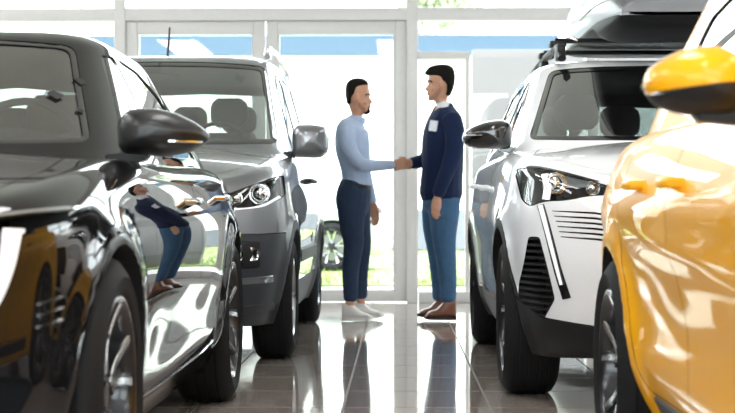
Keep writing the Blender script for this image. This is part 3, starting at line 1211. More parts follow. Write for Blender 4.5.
def build_black_sedan():
    S = dict(
        plan=[(0, -.93), (.3, -.915), (.55, -.865), (.72, -.76), (.83, -.60), (.888, -.36), (.915, -.02), (.925, .5), (.93, 1.4), (.93, 2.5), (.92, 2.95), (.88, 3.35), (.80, 3.62), (.6, 3.78), (.3, 3.84), (0, 3.85)],
        zs=[(-.93, .78), (-.7, .815), (-.4, .86), (0, .91), (.6, .955), (1.6, .965), (2.8, .985), (3.85, .96)],
        zb=[(-.93, .17), (-.4, .16), (.6, .15), (3.2, .15), (3.85, .28)],
        zc=[(-.93, .80), (-.6, .86), (-.1, .93), (.5, .985), (1.2, .97), (3.7, .99)],
        ds=[(.15, .12), (.22, .075), (.32, .03), (.45, .012), (.58, .004), (.68, .0), (.76, .004), (.86, .03), (1.0, .075)],
        df=[(.15, .12), (.3, .03), (.45, .0), (.62, .0), (.74, .02), (.85, .06)],
        dr=[(.2, .10), (.5, 0), (.8, .02), (1.0, .06)], r=.075, spine=(-.45, 3.4),
        arches=[(0, .345, .375), (2.793, .345, .375)], well=.58, flare=.020,
        feat=lambda y, z: -.014 * exp(-((z - .42) / .11) ** 2) * (1 / (1 + exp(-(y - .65) * 9))) * (1 / (1 + exp((y - 2.25) * 9))))
    G = dict(hw=[(.88, .83), (1.0, .79), (1.36, .62), (1.46, .575)], yf=[(.88, .38), (1.0, .60), (1.38, 1.26), (1.46, 1.42)],
             yr=[(.88, 3.7), (1.0, 3.5), (1.36, 2.72), (1.46, 2.5)], z0=.93, z1=1.415, r=.055, crown=.035, deck=.985, n=5)
    P = M['black_paint']; K = M['gloss_black']
    ring = .375 + .045
    fd = [(.54, .27), (1.62, .26), (1.66, .6), (1.63, 1.2), (.66, 1.2), (.62, .8)]
    rd = [(1.634, .26), (2.36, .26)] + [(2.793 + ring * cos(radians(a)), .345 + ring * sin(radians(a))) for a in (182, 170, 158, 146, 134, 122)] + [(2.74, .95), (2.74, 1.2), (1.642, 1.2), (1.672, .6)]
    hood = mir([(0, .55), (.70, .50), (.76, -.1), (.73, -.46), (.60, -.66), (.30, -.79), (0, -.82)])
    lampo = rc([(.50, .70), (.52, .735), (.76, .785), (.885, .805), (.89, .785), (.80, .745)], .01, 3)
    inl = rc([(.56, .30), (.80, .34), (.84, .44), (.70, .48), (.58, .46)], .03, 3)
    cuts = [('front_door', 'side', rc(fd, .05), .775, 1.2, True, P, ''),
            ('rear_door', 'side', rc(rd, .05), .775, 1.2, True, P, ''),
            ('hood', 'top', rc(hood, .05), .74, 1.5, False, P, ''),
            ('headlight', 'front', lampo, -1.4, -.38, True, M['lens'], 'lens'),
            ('air_intake', 'front', inl, -1.4, -.45, True, M['lens'], 'hole'),
            ('sill', 'side', [(.44, .05), (.44, .245), (2.36, .245), (2.36, .05)], .6, 1.2, True, K, ''),
            ('grille', 'front', rc(mir([(0, .40), (.38, .42), (.48, .60), (.44, .74), (0, .76)]), .03), -1.4, -.62, False, K, '')]
    ws = rc(mir([(0, .995), (.55, 1.0), (.695, 1.01), (.545, 1.355), (.3, 1.37), (0, 1.375)]), .04)
    sw1 = rc([(1.02, .995), (1.62, .995), (1.60, 1.345), (1.42, 1.335)], .03)
    sw2 = rc([(1.68, .995), (2.62, 1.015), (2.36, 1.26), (2.05, 1.33), (1.66, 1.345)], .03)
    rw = rc(mir([(0, 1.02), (.60, 1.03), (.50, 1.29), (0, 1.33)]), .05)
    gc = [('windscreen', 'front', ws, -1, 1.9, False, M['windscreen'], 'glass'),
          ('side_window.a', 'side', sw1, .3, 1.2, True, M['side_glass'], 'glass', 'front_door'),
          ('side_window.b', 'side', sw2, .3, 1.2, True, M['side_glass'], 'glass', 'rear_door'),
          ('rear_window', 'front', rw, 2.3, 4.2, False, M['side_glass'], 'glass')]
    car, surf, gs, made = make_car('sedan', (-1.62, 4.01, 0), S, G, cuts, gc, P, [])
    rubber_frame(gs, 'windscreen_seal', densify(ws), 'front', .016, M['gloss_black'], car)
    for s in (-1, 1):
        for q in (sw1, sw2):
            rubber_frame(gs, 'window_trim', densify(inset(q, -.012)), 'side', .016, M['chrome'], car, s)
        lamp_unit(car, surf, 'headlight', s, [(.70, .752, .02, .03), (.60, .73, .018, .03)], None, None)
        strip_front(surf, 'headlight_trim', [(s * .50, .745), (s * .65, .772), (s * .78, .795), (s * .88, .812)], .010, .004, M['chrome'], car)
        strip_front(surf, 'daylight_lamp', [(s * .805, .765), (s * .80, .70), (s * .788, .64), (s * .768, .585)], .034, .008, M['drl'], car, taper=(1, .7))
        strip_side(surf, 'sill_trim', [(.46, .262), (1.2, .255), (1.9, .262), (2.33, .285)], .018, .006, M['chrome'], car, s)
        # fender vent ahead of the front arch
        for z in (.60, .575, .55):
            strip_side(surf, 'bumper_fin', [(-.56, z), (-.50, z + .004), (-.44, z + .01)], .008, .006, K, car, s)
        d = made.get(('front_door', s)) or car
        door_handle(surf, d, 1.46, .835, M['chrome'], s)
        d = made.get(('rear_door', s)) or car
        door_handle(surf, d, 2.42, .855, M['chrome'], s)
        side_mirror(car, s, .772, .87, 1.043, [(.0, -.065), (-.004, .03), (.025, .068), (.09, .076), (.16, .066), (.235, .03), (.272, -.002), (.27, -.02), (.235, -.055), (.13, -.076)], .12, M['satin_black'], M['plastic'], stalk=[(-.04, -.012), (.02, -.008), (.09, .008)], lamp=-.03)
    for (y, s) in ((0, -1), (0, 1), (2.793, -1), (2.793, 1)):
        wheel(car, s * (.93 - .115), y, .345, .235, .245, 'twin', s)
    cabin_fittings(car, S, G, 1, 1.62, .38, 2.35)
    # paper and toll stickers on the inside of the screen
    bm = bmesh.new()
    for (x, z, w_, r_) in ((.555, 1.165, .034, .6), (.60, 1.22, .028, .3), (.635, 1.115, .02, .8)):
        o, n = gs.hit((x, -3, z), (0, 1, 0))
        if o is None: continue
        o = o + n * .0015
        q = n.to_track_quat('Z', 'Y').to_matrix() @ Matrix.Rotation(r_, 3, 'Z')
        box(bm, o, (w_ * 1.2, w_ * 1.2, .001), q)
    link_bm(bm, 'windscreen_sticker', M['plastic'], car, smooth=False)
    bm = bmesh.new()
    o, n = gs.hit((.60, -3, 1.275), (0, 1, 0))
    bmesh.ops.create_uvsphere(bm, u_segments=16, v_segments=8, radius=1)
    bmesh.ops.transform(bm, matrix=Matrix.Translation(o + Vector((-.02, .03, -.01))) @ Matrix.Diagonal((.035, .02, .010, 1)), verts=bm.verts)
    link_bm(bm, 'sensor_housing', M['plastic'], car)
    boxo('underbody', (0, 1.4, .25), (1.1, 4.0, .14), M['dark'], car, .03)
    tag(car, 'glossy black sedan nearest on the left, big dark door mirror', 'car')
    return car

def build_grey_van():
    S = dict(
        plan=[(0, -.875), (.3, -.865), (.55, -.83), (.72, -.75), (.83, -.61), (.885, -.40), (.908, -.1), (.92, .5), (.925, 1.4), (.925, 2.6), (.92, 3.1), (.90, 3.4), (.84, 3.56), (.6, 3.62), (.3, 3.63), (0, 3.63)],
        zs=[(-.88, .96), (-.6, 1.02), (-.3, 1.07), (.1, 1.11), (.6, 1.14), (3.6, 1.15)],
        zb=[(-.88, .22), (-.4, .21), (.6, .20), (3.2, .20), (3.63, .3)],
        zc=[(-.88, 1.0), (-.6, 1.06), (-.1, 1.14), (.4, 1.19), (1.2, 1.16), (3.6, 1.16)],
        ds=[(.2, .09), (.32, .045), (.45, .02), (.6, .004), (.75, .0), (.92, .012), (1.15, .045)],
        df=[(.2, .11), (.30, .05), (.42, .012), (.6, .0), (.72, .012), (.85, .035), (1.0, .09)],
        dr=[(.2, .06), (.5, 0), (.8, 0), (1.15, .03)], r=.075, spine=(-.42, 3.3),
        arches=[(0, .335, .375), (2.785, .335, .375)], well=.58, flare=.024,
        feat=lambda y, z: -.018 * exp(-((z - .62) / .08) ** 2) * (1 / (1 + exp(-(y - .6) * 9))) * (1 / (1 + exp((y - 2.3) * 9))))
    G = dict(hw=[(1.0, .875), (1.2, .845), (1.7, .715), (1.84, .68)], yf=[(1.0, .12), (1.2, .42), (1.70, 1.10), (1.84, 1.32)],
             yr=[(1.0, 3.58), (1.3, 3.53), (1.7, 3.42), (1.84, 3.36)], z0=1.06, z1=1.79, r=.07, crown=.03, deck=1.165, n=6)
    P = M['grey_paint']; K = M['van_plastic']
    lower = mir([(0, .05), (1.1, .05), (1.1, .70), (.80, .69), (.60, .69), (.52, .58), (0, .56)])
    R = .375
    cl = arch_panel(S, .40, .05, -.34, 3.4, 0, 2.785, R, .335)
    ring = R + .065
    fd = [(.55, .415), (1.58, .415), (1.60, .7), (1.58, 1.4), (.62, 1.4), (.56, .8)]
    rd = [(1.595, .415), (2.33, .415)] + [(2.785 + ring * cos(radians(a)), .335 + ring * sin(radians(a))) for a in (166, 154, 142, 130, 118)] + [(2.66, .95), (2.66, 1.4), (1.592, 1.4), (1.612, .7)]
    hood = mir([(0, .48), (.74, .40), (.80, -.1), (.76, -.44), (.60, -.62), (.30, -.70), (0, -.72)])
    lamp = rc([(.585, .80), (.60, .88), (.76, .945), (.885, 1.0), (.895, .95), (.885, .875), (.80, .825)], .025, 3)
    cuts = [('front_bumper', 'front', lower, -1.4, -.342, False, K, ''),
            ('skirt', 'side', cl, .62, 1.2, True, K, ''),
            ('front_door', 'side', rc(fd, .05), .82, 1.2, True, P, ''),
            ('sliding_door', 'side', rc(rd, .05), .82, 1.2, True, P, ''),
            ('hood', 'top', rc(hood, .05), .93, 1.5, False, P, ''),
            ('headlight', 'front', lamp, -1.4, -.28, True, M['lens'], 'lens'),
            ('grille', 'front', rc(mir([(0, .74), (.50, .76), (.50, .86), (0, .87)]), .03), -1.4, -.6, False, M['gloss_black'], '')]
    ws = rc(mir([(0, 1.185), (.55, 1.19), (.78, 1.20), (.655, 1.715), (.3, 1.735), (0, 1.74)]), .05)
    sw1 = rc([(.92, 1.20), (1.55, 1.20), (1.53, 1.67), (1.26, 1.66)], .04)
    sw2 = rc([(1.66, 1.20), (2.60, 1.20), (2.58, 1.67), (1.64, 1.67)], .04)
    sw3 = rc([(2.72, 1.22), (3.35, 1.24), (3.28, 1.63), (2.70, 1.66)], .04)
    rw = rc(mir([(0, 1.21), (.68, 1.22), (.58, 1.68), (0, 1.70)]), .05)
    gc = [('windscreen', 'front', ws, -1, 1.9, False, M['windscreen'], 'glass'),
          ('side_window.a', 'side', sw1, .3, 1.2, True, M['side_glass'], 'glass', 'front_door'),
          ('side_window.b', 'side', sw2, .3, 1.2, True, M['side_glass'], 'glass', 'sliding_door'),
          ('quarter_window', 'side', sw3, .3, 1.2, True, M['side_glass'], 'glass'),
          ('rear_window', 'front', rw, 2.6, 4.2, False, M['side_glass'], 'glass')]
    car, surf, gs, made = make_car('van', (-1.48, 8.8, 0), S, G, cuts, gc, P, [])
    rubber_frame(gs, 'windscreen_seal', densify(ws), 'front', .03, M['gloss_black'], car)
    for s in (-1, 1):
        for q in (sw1, sw2, sw3):
            rubber_frame(gs, 'window_seal', densify(q), 'side', .02, M['gloss_black'], car, s)
        lamp_unit(car, surf, 'headlight', s, [(.775, .895, .045, .05), (.665, .868, .028, .045)], None, None)
        strip_front(surf, 'headlight_trim', [(s * .60, .812), (s * .72, .815), (s * .80, .835), (s * .87, .88)], .014, -.004, M['drl'], car)
        # fog lamp recess
        yy = lambda x: surf.front_y(s * x, .585)
        sl = math.atan2(yy(.79) - yy(.64), .15)
        bm = bmesh.new(); box(bm, (s * .715, yy(.715) + .006, .585), (.175, .03, .14), Matrix.Rotation(s * sl, 3, 'Z'), bev=.014)
        fr = link_bm(bm, 'fog_lamp', M['plastic'], car)
        for dx in (-.038, .038):
            bm = bmesh.new()
            lathe(bm, [(.0, .037), (-.020, .035), (-.016, .029), (-.006, .0)], 'y', 20, (s * (.715 + dx), yy(.715 + dx) - .008, .588))
            link_bm(bm, 'fog_lamp_reflector', M['chrome'], fr)
        strip_front(surf, 'bumper_insert', [(s * .60, .445), (s * .72, .45), (s * .84, .455)], .04, .008, P, car)
        strip_front(surf, 'bumper_lip', [(s * .30, .30), (s * .60, .30), (s * .84, .31)], .05, .008, K, car)
        strip_side(surf, 'door_moulding', [(.62, .545), (1.2, .545), (2.3, .545)], .10, .012, K, car, s)
        d = made.get(('front_door', s)) or car
        door_handle(surf, d, 1.40, 1.0, M['plastic'], s)
        d = made.get(('sliding_door', s)) or car
        door_handle(surf, d, 1.76, 1.0, M['plastic'], s)
        side_mirror(car, s, .855, .72, 1.225, [(.0, -.10), (.0, .05), (.03, .095), (.12, .10), (.205, .085), (.222, .03), (.215, -.07), (.17, -.105)], .11, P, M['plastic'], stalk=[(-.10, .02), (-.02, .02), (.05, .03)])
        bm = bmesh.new()
        pts = [(s * .655, y, z) for y, z in ((1.36, 1.79), (1.44, 1.845), (1.60, 1.862), (2.4, 1.87), (3.05, 1.855), (3.2, 1.83), (3.28, 1.79))]
        tube(bm, pts, [(.017, .022)] * len(pts), 8)
        for y in (1.42, 3.22): box(bm, (s * .655, y, 1.81), (.04, .10, .07), bev=.01)
        link_bm(bm, 'roof_rail', M['silver_paint'], car)
    bm = bmesh.new()
    az = gs.top_z(-.02, 1.62)
    tube(bm, [(-.02, 1.62, az - .01), (-.02, 1.64, az + .01), (-.015, 1.70, az + .20)], [.018, .009, .006], 8)
    link_bm(bm, 'roof_aerial', M['plastic'], car)
    for (y, s) in ((0, -1), (0, 1), (2.785, -1), (2.785, 1)):
        wheel(car, s * (.925 - .115), y, .335, .215, .215, 'silver', s)
    cabin_fittings(car, S, G, 1, 1.50, .70, 2.35)
    bm = bmesh.new(); box(bm, (.50, 1.15, 1.63), (.055, .02, .04), Matrix.Rotation(.4, 3, 'Y'))
    link_bm(bm, 'windscreen_tag', M['plastic'], car)
    boxo('underbody', (0, 1.35, .30), (1.1, 3.9, .16), M['dark'], car, .03)
    tag(car, 'metallic grey van with roof rails behind the black sedan', 'car')
    return car

def spec_hatch():
    S = dict(
        plan=[(0, -.85), (.3, -.84), (.52, -.79), (.69, -.69), (.80, -.52), (.852, -.30), (.872, 0), (.882, .5), (.885, 1.4), (.885, 2.35), (.878, 2.7), (.85, 3.0), (.78, 3.2), (.6, 3.32), (.3, 3.36), (0, 3.37)],
        zs=[(-.85, .86), (-.6, .91), (-.3, .95), (.1, .99), (.6, 1.02), (2.4, 1.045), (3.37, 1.04)],
        zb=[(-.85, .22), (-.4, .21), (.6, .20), (3.0, .21), (3.37, .32)],
        zc=[(-.85, .9), (-.6, .96), (-.1, 1.03), (.4, 1.07), (1.2, 1.05), (3.3, 1.05)],
        ds=[(.2, .12), (.28, .075), (.38, .035), (.48, .02), (.62, .022), (.74, .008), (.80, .0), (.86, .012), (.95, .045), (1.05, .09)],
        df=[(.2, .11), (.30, .05), (.42, .012), (.6, .0), (.72, .012), (.85, .035), (1.0, .09)],
        dr=[(.2, .06), (.5, 0), (.8, 0), (1.15, .03)], r=.07, spine=(-.42, 3.0),
        arches=[(0, .33, .365), (2.6, .33, .365)], well=.55, flare=.022,
        feat=lambda y, z: (-.035 * exp(-((z - (.44 + .03 * y)) / .13) ** 2) + .012 * exp(-((z - (.70 + .05 * (y - 1.4))) / .03) ** 2)) * (1 / (1 + exp(-(y - .55) * 9))) * (1 / (1 + exp((y - 2.1) * 9))))
    G = dict(hw=[(.95, .78), (1.08, .735), (1.29, .655), (1.45, .58), (1.56, .54)], yf=[(.95, .22), (1.08, .42), (1.42, 1.02), (1.56, 1.24)],
             yr=[(.95, 3.28), (1.1, 3.2), (1.42, 2.98), (1.56, 2.85)], z0=.98, z1=1.50, r=.06, crown=.03, deck=1.06, n=5.5)
    return S, G

def build_hatch(name, loc, rz, P, label, lowm):
    S, G = spec_hatch()
    R = .365; ring = R + .05
    fd = [(.52, .30), (1.52, .30), (1.55, .7), (1.52, 1.3), (.58, 1.3), (.54, .8)]
    rd = [(1.534, .30), (2.14, .30)] + [(2.6 + ring * cos(radians(a)), .33 + ring * sin(radians(a))) for a in (176, 164, 152, 140, 128)] + [(2.40, .95), (2.40, 1.3), (1.532, 1.3), (1.562, .7)]
    hood = mir([(0, .48), (.70, .40), (.76, -.1), (.70, -.44), (.55, -.60), (.30, -.68), (0, -.70)])
    lamp = rc([(.55, .76), (.56, .83), (.70, .87), (.84, .90), (.85, .86), (.76, .79)], .02, 3)
    cuts = [('front_door', 'side', rc(fd, .05), .775, 1.2, True, P, ''),
            ('rear_door', 'side', rc(rd, .05), .775, 1.2, True, P, ''),
            ('hood', 'top', rc(hood, .05), .84, 1.5, False, P, ''),
            ('headlight', 'front', lamp, -1.4, -.30, True, M['lens'], 'lens'),
            ('grille', 'front', rc(mir([(0, .40), (.42, .42), (.46, .66), (0, .70)]), .03), -1.4, -.58, False, M['gloss_black'], '')]
    ws = rc(mir([(0, 1.075), (.55, 1.08), (.64, 1.09), (.50, 1.435), (.3, 1.45), (0, 1.455)]), .05)
    sw1 = rc([(.90, 1.075), (1.50, 1.075), (1.48, 1.42), (1.24, 1.41)], .03)
    sw2 = rc([(1.57, 1.075), (2.36, 1.095), (2.30, 1.36), (2.0, 1.41), (1.55, 1.42)], .03)
    rw = rc(mir([(0, 1.10), (.60, 1.11), (.50, 1.38), (0, 1.40)]), .05)
    gc = [('windscreen', 'front', ws, -1, 1.7, False, M['windscreen'], 'glass'),
          ('side_window.a', 'side', sw1, .3, 1.2, True, M['side_glass'], 'glass', 'front_door'),
          ('side_window.b', 'side', sw2, .3, 1.2, True, M['side_glass'], 'glass', 'rear_door'),
          ('rear_window', 'front', rw, 2.4, 4.2, False, M['side_glass'], 'glass')]
    car, surf, gs, made = make_car(name, loc, S, G, cuts, gc, P, [], rz)
    rubber_frame(gs, 'windscreen_seal', densify(ws), 'front', .02, M['gloss_black'], car)
    for s in (-1, 1):
        for q in (sw1, sw2):
            rubber_frame(gs, 'window_trim', densify(inset(q, -.008)), 'side', .018, M['gloss_black'], car, s)
        lamp_unit(car, surf, 'headlight', s, [(.70, .83, .028, .04), (.61, .81, .02, .04)], None, None)
        strip_side(surf, 'sill_moulding', [(.45, .262), (1.2, .265), (2.1, .27)], .06, .008, lowm, car, s)
        d = made.get(('front_door', s)) or car
        door_handle(surf, d, 1.45, .868, P, s, .15)
        d = made.get(('rear_door', s)) or car
        door_handle(surf, d, 2.03, .872, P, s, .15)
        side_mirror(car, s, .855, .84, 1.055, [(-.0, -.065), (-.0, .045), (.05, .072), (.12, .062), (.175, .028), (.188, -.005), (.165, -.048), (.10, -.068)], .11, P, M['plastic'], split=-.018, stalk=[(-.14, -.01), (.02, .0), (.09, .008)])
    for (y, s) in ((0, -1), (0, 1), (2.6, -1), (2.6, 1)):
        wheel(car, s * (.885 - .105), y, .33, .215, .235, 'dark', s)
    cabin_fittings(car, S, G, 1, 1.45, .50, 2.2)
    boxo('underbody', (0, 1.2, .30), (1.0, 3.6, .16), M['dark'], car, .03)
    tag(car, label, 'car')
    return car

M['van_plastic'] = add_noise(mat('slate_bumper_plastic', (0.035, 0.039, 0.047), 0.42), 300, 0.08, 0.15, 0.0006)
# ------------------------------------------------------------------ the showroom
def tile_floor():
    m = mat('floor_tiles', (.3, .27, .25), .07, 0, .0, spec=.9)
    nt = m.node_tree; p = nt.nodes['Principled BSDF']; p.inputs['IOR'].default_value = 1.75
    tc = nt.nodes.new('ShaderNodeTexCoord')
    mp = nt.nodes.new('ShaderNodeMapping'); mp.inputs['Location'].default_value = (.22, .05, 0)
    br = nt.nodes.new('ShaderNodeTexBrick')
    br.offset = 0.0
    br.inputs['Scale'].default_value = 1.0
    br.inputs['Mortar Size'].default_value = .0045
    br.inputs['Mortar Smooth'].default_value = .2
    br.inputs['Brick Width'].default_value = .6
    br.inputs['Row Height'].default_value = .6
    br.inputs['Color1'].default_value = (.33, .285, .255, 1)
    br.inputs['Color2'].default_value = (.38, .33, .295, 1)
    br.inputs['Mortar'].default_value = (.15, .13, .12, 1)
    no = nt.nodes.new('ShaderNodeTexNoise'); no.inputs['Scale'].default_value = 2.2; no.inputs['Detail'].default_value = 6
    mx = nt.nodes.new('ShaderNodeMix'); mx.data_type = 'RGBA'; mx.blend_type = 'MULTIPLY'; mx.inputs[0].default_value = .5
    rm = nt.nodes.new('ShaderNodeMapRange'); rm.inputs['To Min'].default_value = .6; rm.inputs['To Max'].default_value = 1.35
    nt.links.new(tc.outputs['Object'], mp.inputs[0]); nt.links.new(mp.outputs[0], br.inputs['Vector'])
    nt.links.new(tc.outputs['Object'], no.inputs['Vector'])
    nt.links.new(no.outputs['Fac'], rm.inputs['Value'])
    nt.links.new(br.outputs['Color'], mx.inputs[6]); nt.links.new(rm.outputs[0], mx.inputs[7])
    nt.links.new(mx.outputs[2], p.inputs['Base Color'])
    r2 = nt.nodes.new('ShaderNodeMapRange'); r2.inputs['To Min'].default_value = .02; r2.inputs['To Max'].default_value = .11
    n2 = nt.nodes.new('ShaderNodeTexNoise'); n2.inputs['Scale'].default_value = 9; n2.inputs['Detail'].default_value = 4
    nt.links.new(tc.outputs['Object'], n2.inputs['Vector'])
    nt.links.new(n2.outputs['Fac'], r2.inputs['Value']); 
    rr = nt.nodes.new('ShaderNodeMix'); rr.data_type = 'FLOAT'; rr.inputs[3].default_value = .6
    nt.links.new(br.outputs['Fac'], rr.inputs[0]); nt.links.new(r2.outputs[0], rr.inputs[2]); nt.links.new(rr.outputs[0], p.inputs['Roughness'])
    ii = nt.nodes.new('ShaderNodeMix'); ii.data_type = 'FLOAT'; ii.inputs[2].default_value = 1.7; ii.inputs[3].default_value = 1.2
    nt.links.new(br.outputs['Fac'], ii.inputs[0]); nt.links.new(ii.outputs[0], p.inputs['IOR'])
    bu = nt.nodes.new('ShaderNodeBump'); bu.inputs['Strength'].default_value = .35; bu.inputs['Distance'].default_value = .003
    nt.links.new(br.outputs['Fac'], bu.inputs['Height']); bu.invert = True
    # slight waviness of the polished tiles
    b2 = nt.nodes.new('ShaderNodeBump'); b2.inputs['Strength'].default_value = .06; b2.inputs['Distance'].default_value = .01
    n3 = nt.nodes.new('ShaderNodeTexNoise'); n3.inputs['Scale'].default_value = 5
    nt.links.new(tc.outputs['Object'], n3.inputs['Vector']); nt.links.new(n3.outputs['Fac'], b2.inputs['Height'])
    nt.links.new(bu.outputs[0], b2.inputs['Normal']); nt.links.new(b2.outputs[0], p.inputs['Normal'])
    return m

def build_room():
    X0, X1, Y0 = -9.0, 9.0, -8.0
    def st(o): return tag(o, kind='structure')
    st(boxo('floor', ((X0 + X1) / 2, (Y0 + WALL_Y) / 2 + .05, -.05), (X1 - X0, WALL_Y - Y0 + .1, .1), tile_floor()))
    st(boxo('ceiling', ((X0 + X1) / 2, (Y0 + WALL_Y) / 2 + .1, CEIL + .05), (X1 - X0 + .4, WALL_Y - Y0 + .4, .1), M['ceiling']))
    bm = bmesh.new()
    box(bm, (0, Y0 - .1, .3), (X1 - X0 + .4, .2, .6)); box(bm, (0, Y0 - .1, (3.5 + CEIL) / 2), (X1 - X0 + .4, .2, CEIL - 3.5))
    for x in (-9.1, 9.1): box(bm, (x * .93, Y0 - .1, 2.05), (1.4, .2, 2.9))
    for x in (-5.2, -2.6, 0, 2.6, 5.2): box(bm, (x, Y0 - .1, 2.05), (.16, .2, 2.9))
    st(link_bm(bm, 'wall_back', M['wall'], smooth=False))
    st(boxo('window_90', (0, Y0 - .1, 2.05), (15.4, .008, 2.9), M['pane']))  # unseen glazing behind the camera, added for more frontal light on the cars
    st(boxo('wall_left', (X0 - .1, (Y0 + WALL_Y) / 2, CEIL / 2), (.2, WALL_Y - Y0, CEIL), M['wall']))
    st(boxo('wall_right', (X1 + .1, (Y0 + WALL_Y) / 2, CEIL / 2), (.2, WALL_Y - Y0, CEIL), M['wall']))
    F = M['frame']
    Y = WALL_Y + .05
    def bars(name, lst):
        bm = bmesh.new()
        for (xa, xb, za, zb, d) in lst: box(bm, ((xa + xb) / 2, Y, (za + zb) / 2), (xb - xa, d, zb - za), bev=.006)
        return st(link_bm(bm, name, F))
    TOP = 3.9
    st(boxo('wall_front', (0, Y, (TOP + CEIL) / 2), (X1 - X0, .2, CEIL - TOP), M['wall']))
    bars('trim_1', [(X0, X1, 2.49, 2.60, .14)])                       # transom rail over doors
    bars('trim_2', [(X0, X1, TOP - .08, TOP, .14)])
    bars('trim_3', [(X0, -2.5, 0, .10, .14), (.19, X1, 0, .10, .14)])
    posts = [-9, -7.2, -5.6, -4.05, -2.50, .085, 1.66, 3.3, 4.9, 6.5, 8.9]
    for i, x in enumerate(posts): bars('trim_%d' % (i + 4), [(x, x + .10, 0, TOP, .16)])
    bars('trim_20', [(.185, .64, 2.15, 2.215, .10), (.60, .64, .10, 2.15, .06)])
    # double doors
    for i, (xa, xb) in enumerate(((-2.40, -1.165), (-1.155, .085))):
        bm = bmesh.new()
        for (a, b, c, d) in ((xa, xa + .10, .01, 2.485), (xb - .10, xb, .01, 2.485), (xa + .10, xb - .10, 2.37, 2.485), (xa + .10, xb - .10, .01, .115)):
            box(bm, ((a + b) / 2, Y, (c + d) / 2), (b - a, .07, d - c), bev=.006)
        for (a, b, c, d) in ((xa + .1, xa + .118, .115, 2.37), (xb - .118, xb - .1, .115, 2.37)):
            box(bm, ((a + b) / 2, Y, (c + d) / 2), (b - a, .05, d - c), bev=.003)
        dr = st(link_bm(bm, 'door_%d' % (i + 1), F))
        bm = bmesh.new(); box(bm, ((xa + xb) / 2, Y, 1.24), (xb - xa - .2, .008, 2.26))
        link_bm(bm, 'door_glass', M['pane'], dr, smooth=False)
        bm = bmesh.new(); hx = xb - .05 if i == 0 else xa + .05
        tube(bm, [(hx, Y - .035, 1.0), (hx, Y - .08, 1.0), (hx + (-.11 if i == 0 else .11), Y - .08, 1.0)], .01, 8)
        link_bm(bm, 'door_handle', M['alloy'], dr)
    # panes
    k = 1
    for a, b in zip(posts, posts[1:]):
        x0, x1 = a + .1, b
        spans = [(2.6, TOP - .08)]
        if not (a == -2.50): spans.append((.10, 2.49))
        for (za, zb) in spans:
            o = boxo('window_%d' % k, ((x0 + x1) / 2, Y, (za + zb) / 2), (x1 - x0, .008, zb - za), M['pane'])
            st(o); k += 1
    # unseen ceiling lamps, added to light the room
    first = None
    for (lx, ly) in LIGHT_SPOTS:
        if first is None:
            e = empty('added_ceiling_lamp', (lx, ly, CEIL))
            boxo('added_lamp_housing', (0, 0, -.03), (.9, 3.1, .06), M['frame'], e, .01)
            boxo('added_lamp_diffuser', (0, 0, -.063), (.8, 3.0, .008), M['led'], e)
            first = e
        else:
            e = first.copy(); C.objects.link(e); e.location = (lx, ly, CEIL)
            for ch in list(first.children):
                c = ch.copy(); C.objects.link(c); c.parent = e
        tag(e, 'long flat white panel lamp under the showroom ceiling, unseen, added to light the room', 'lamp', 'added panel lamps on the ceiling')

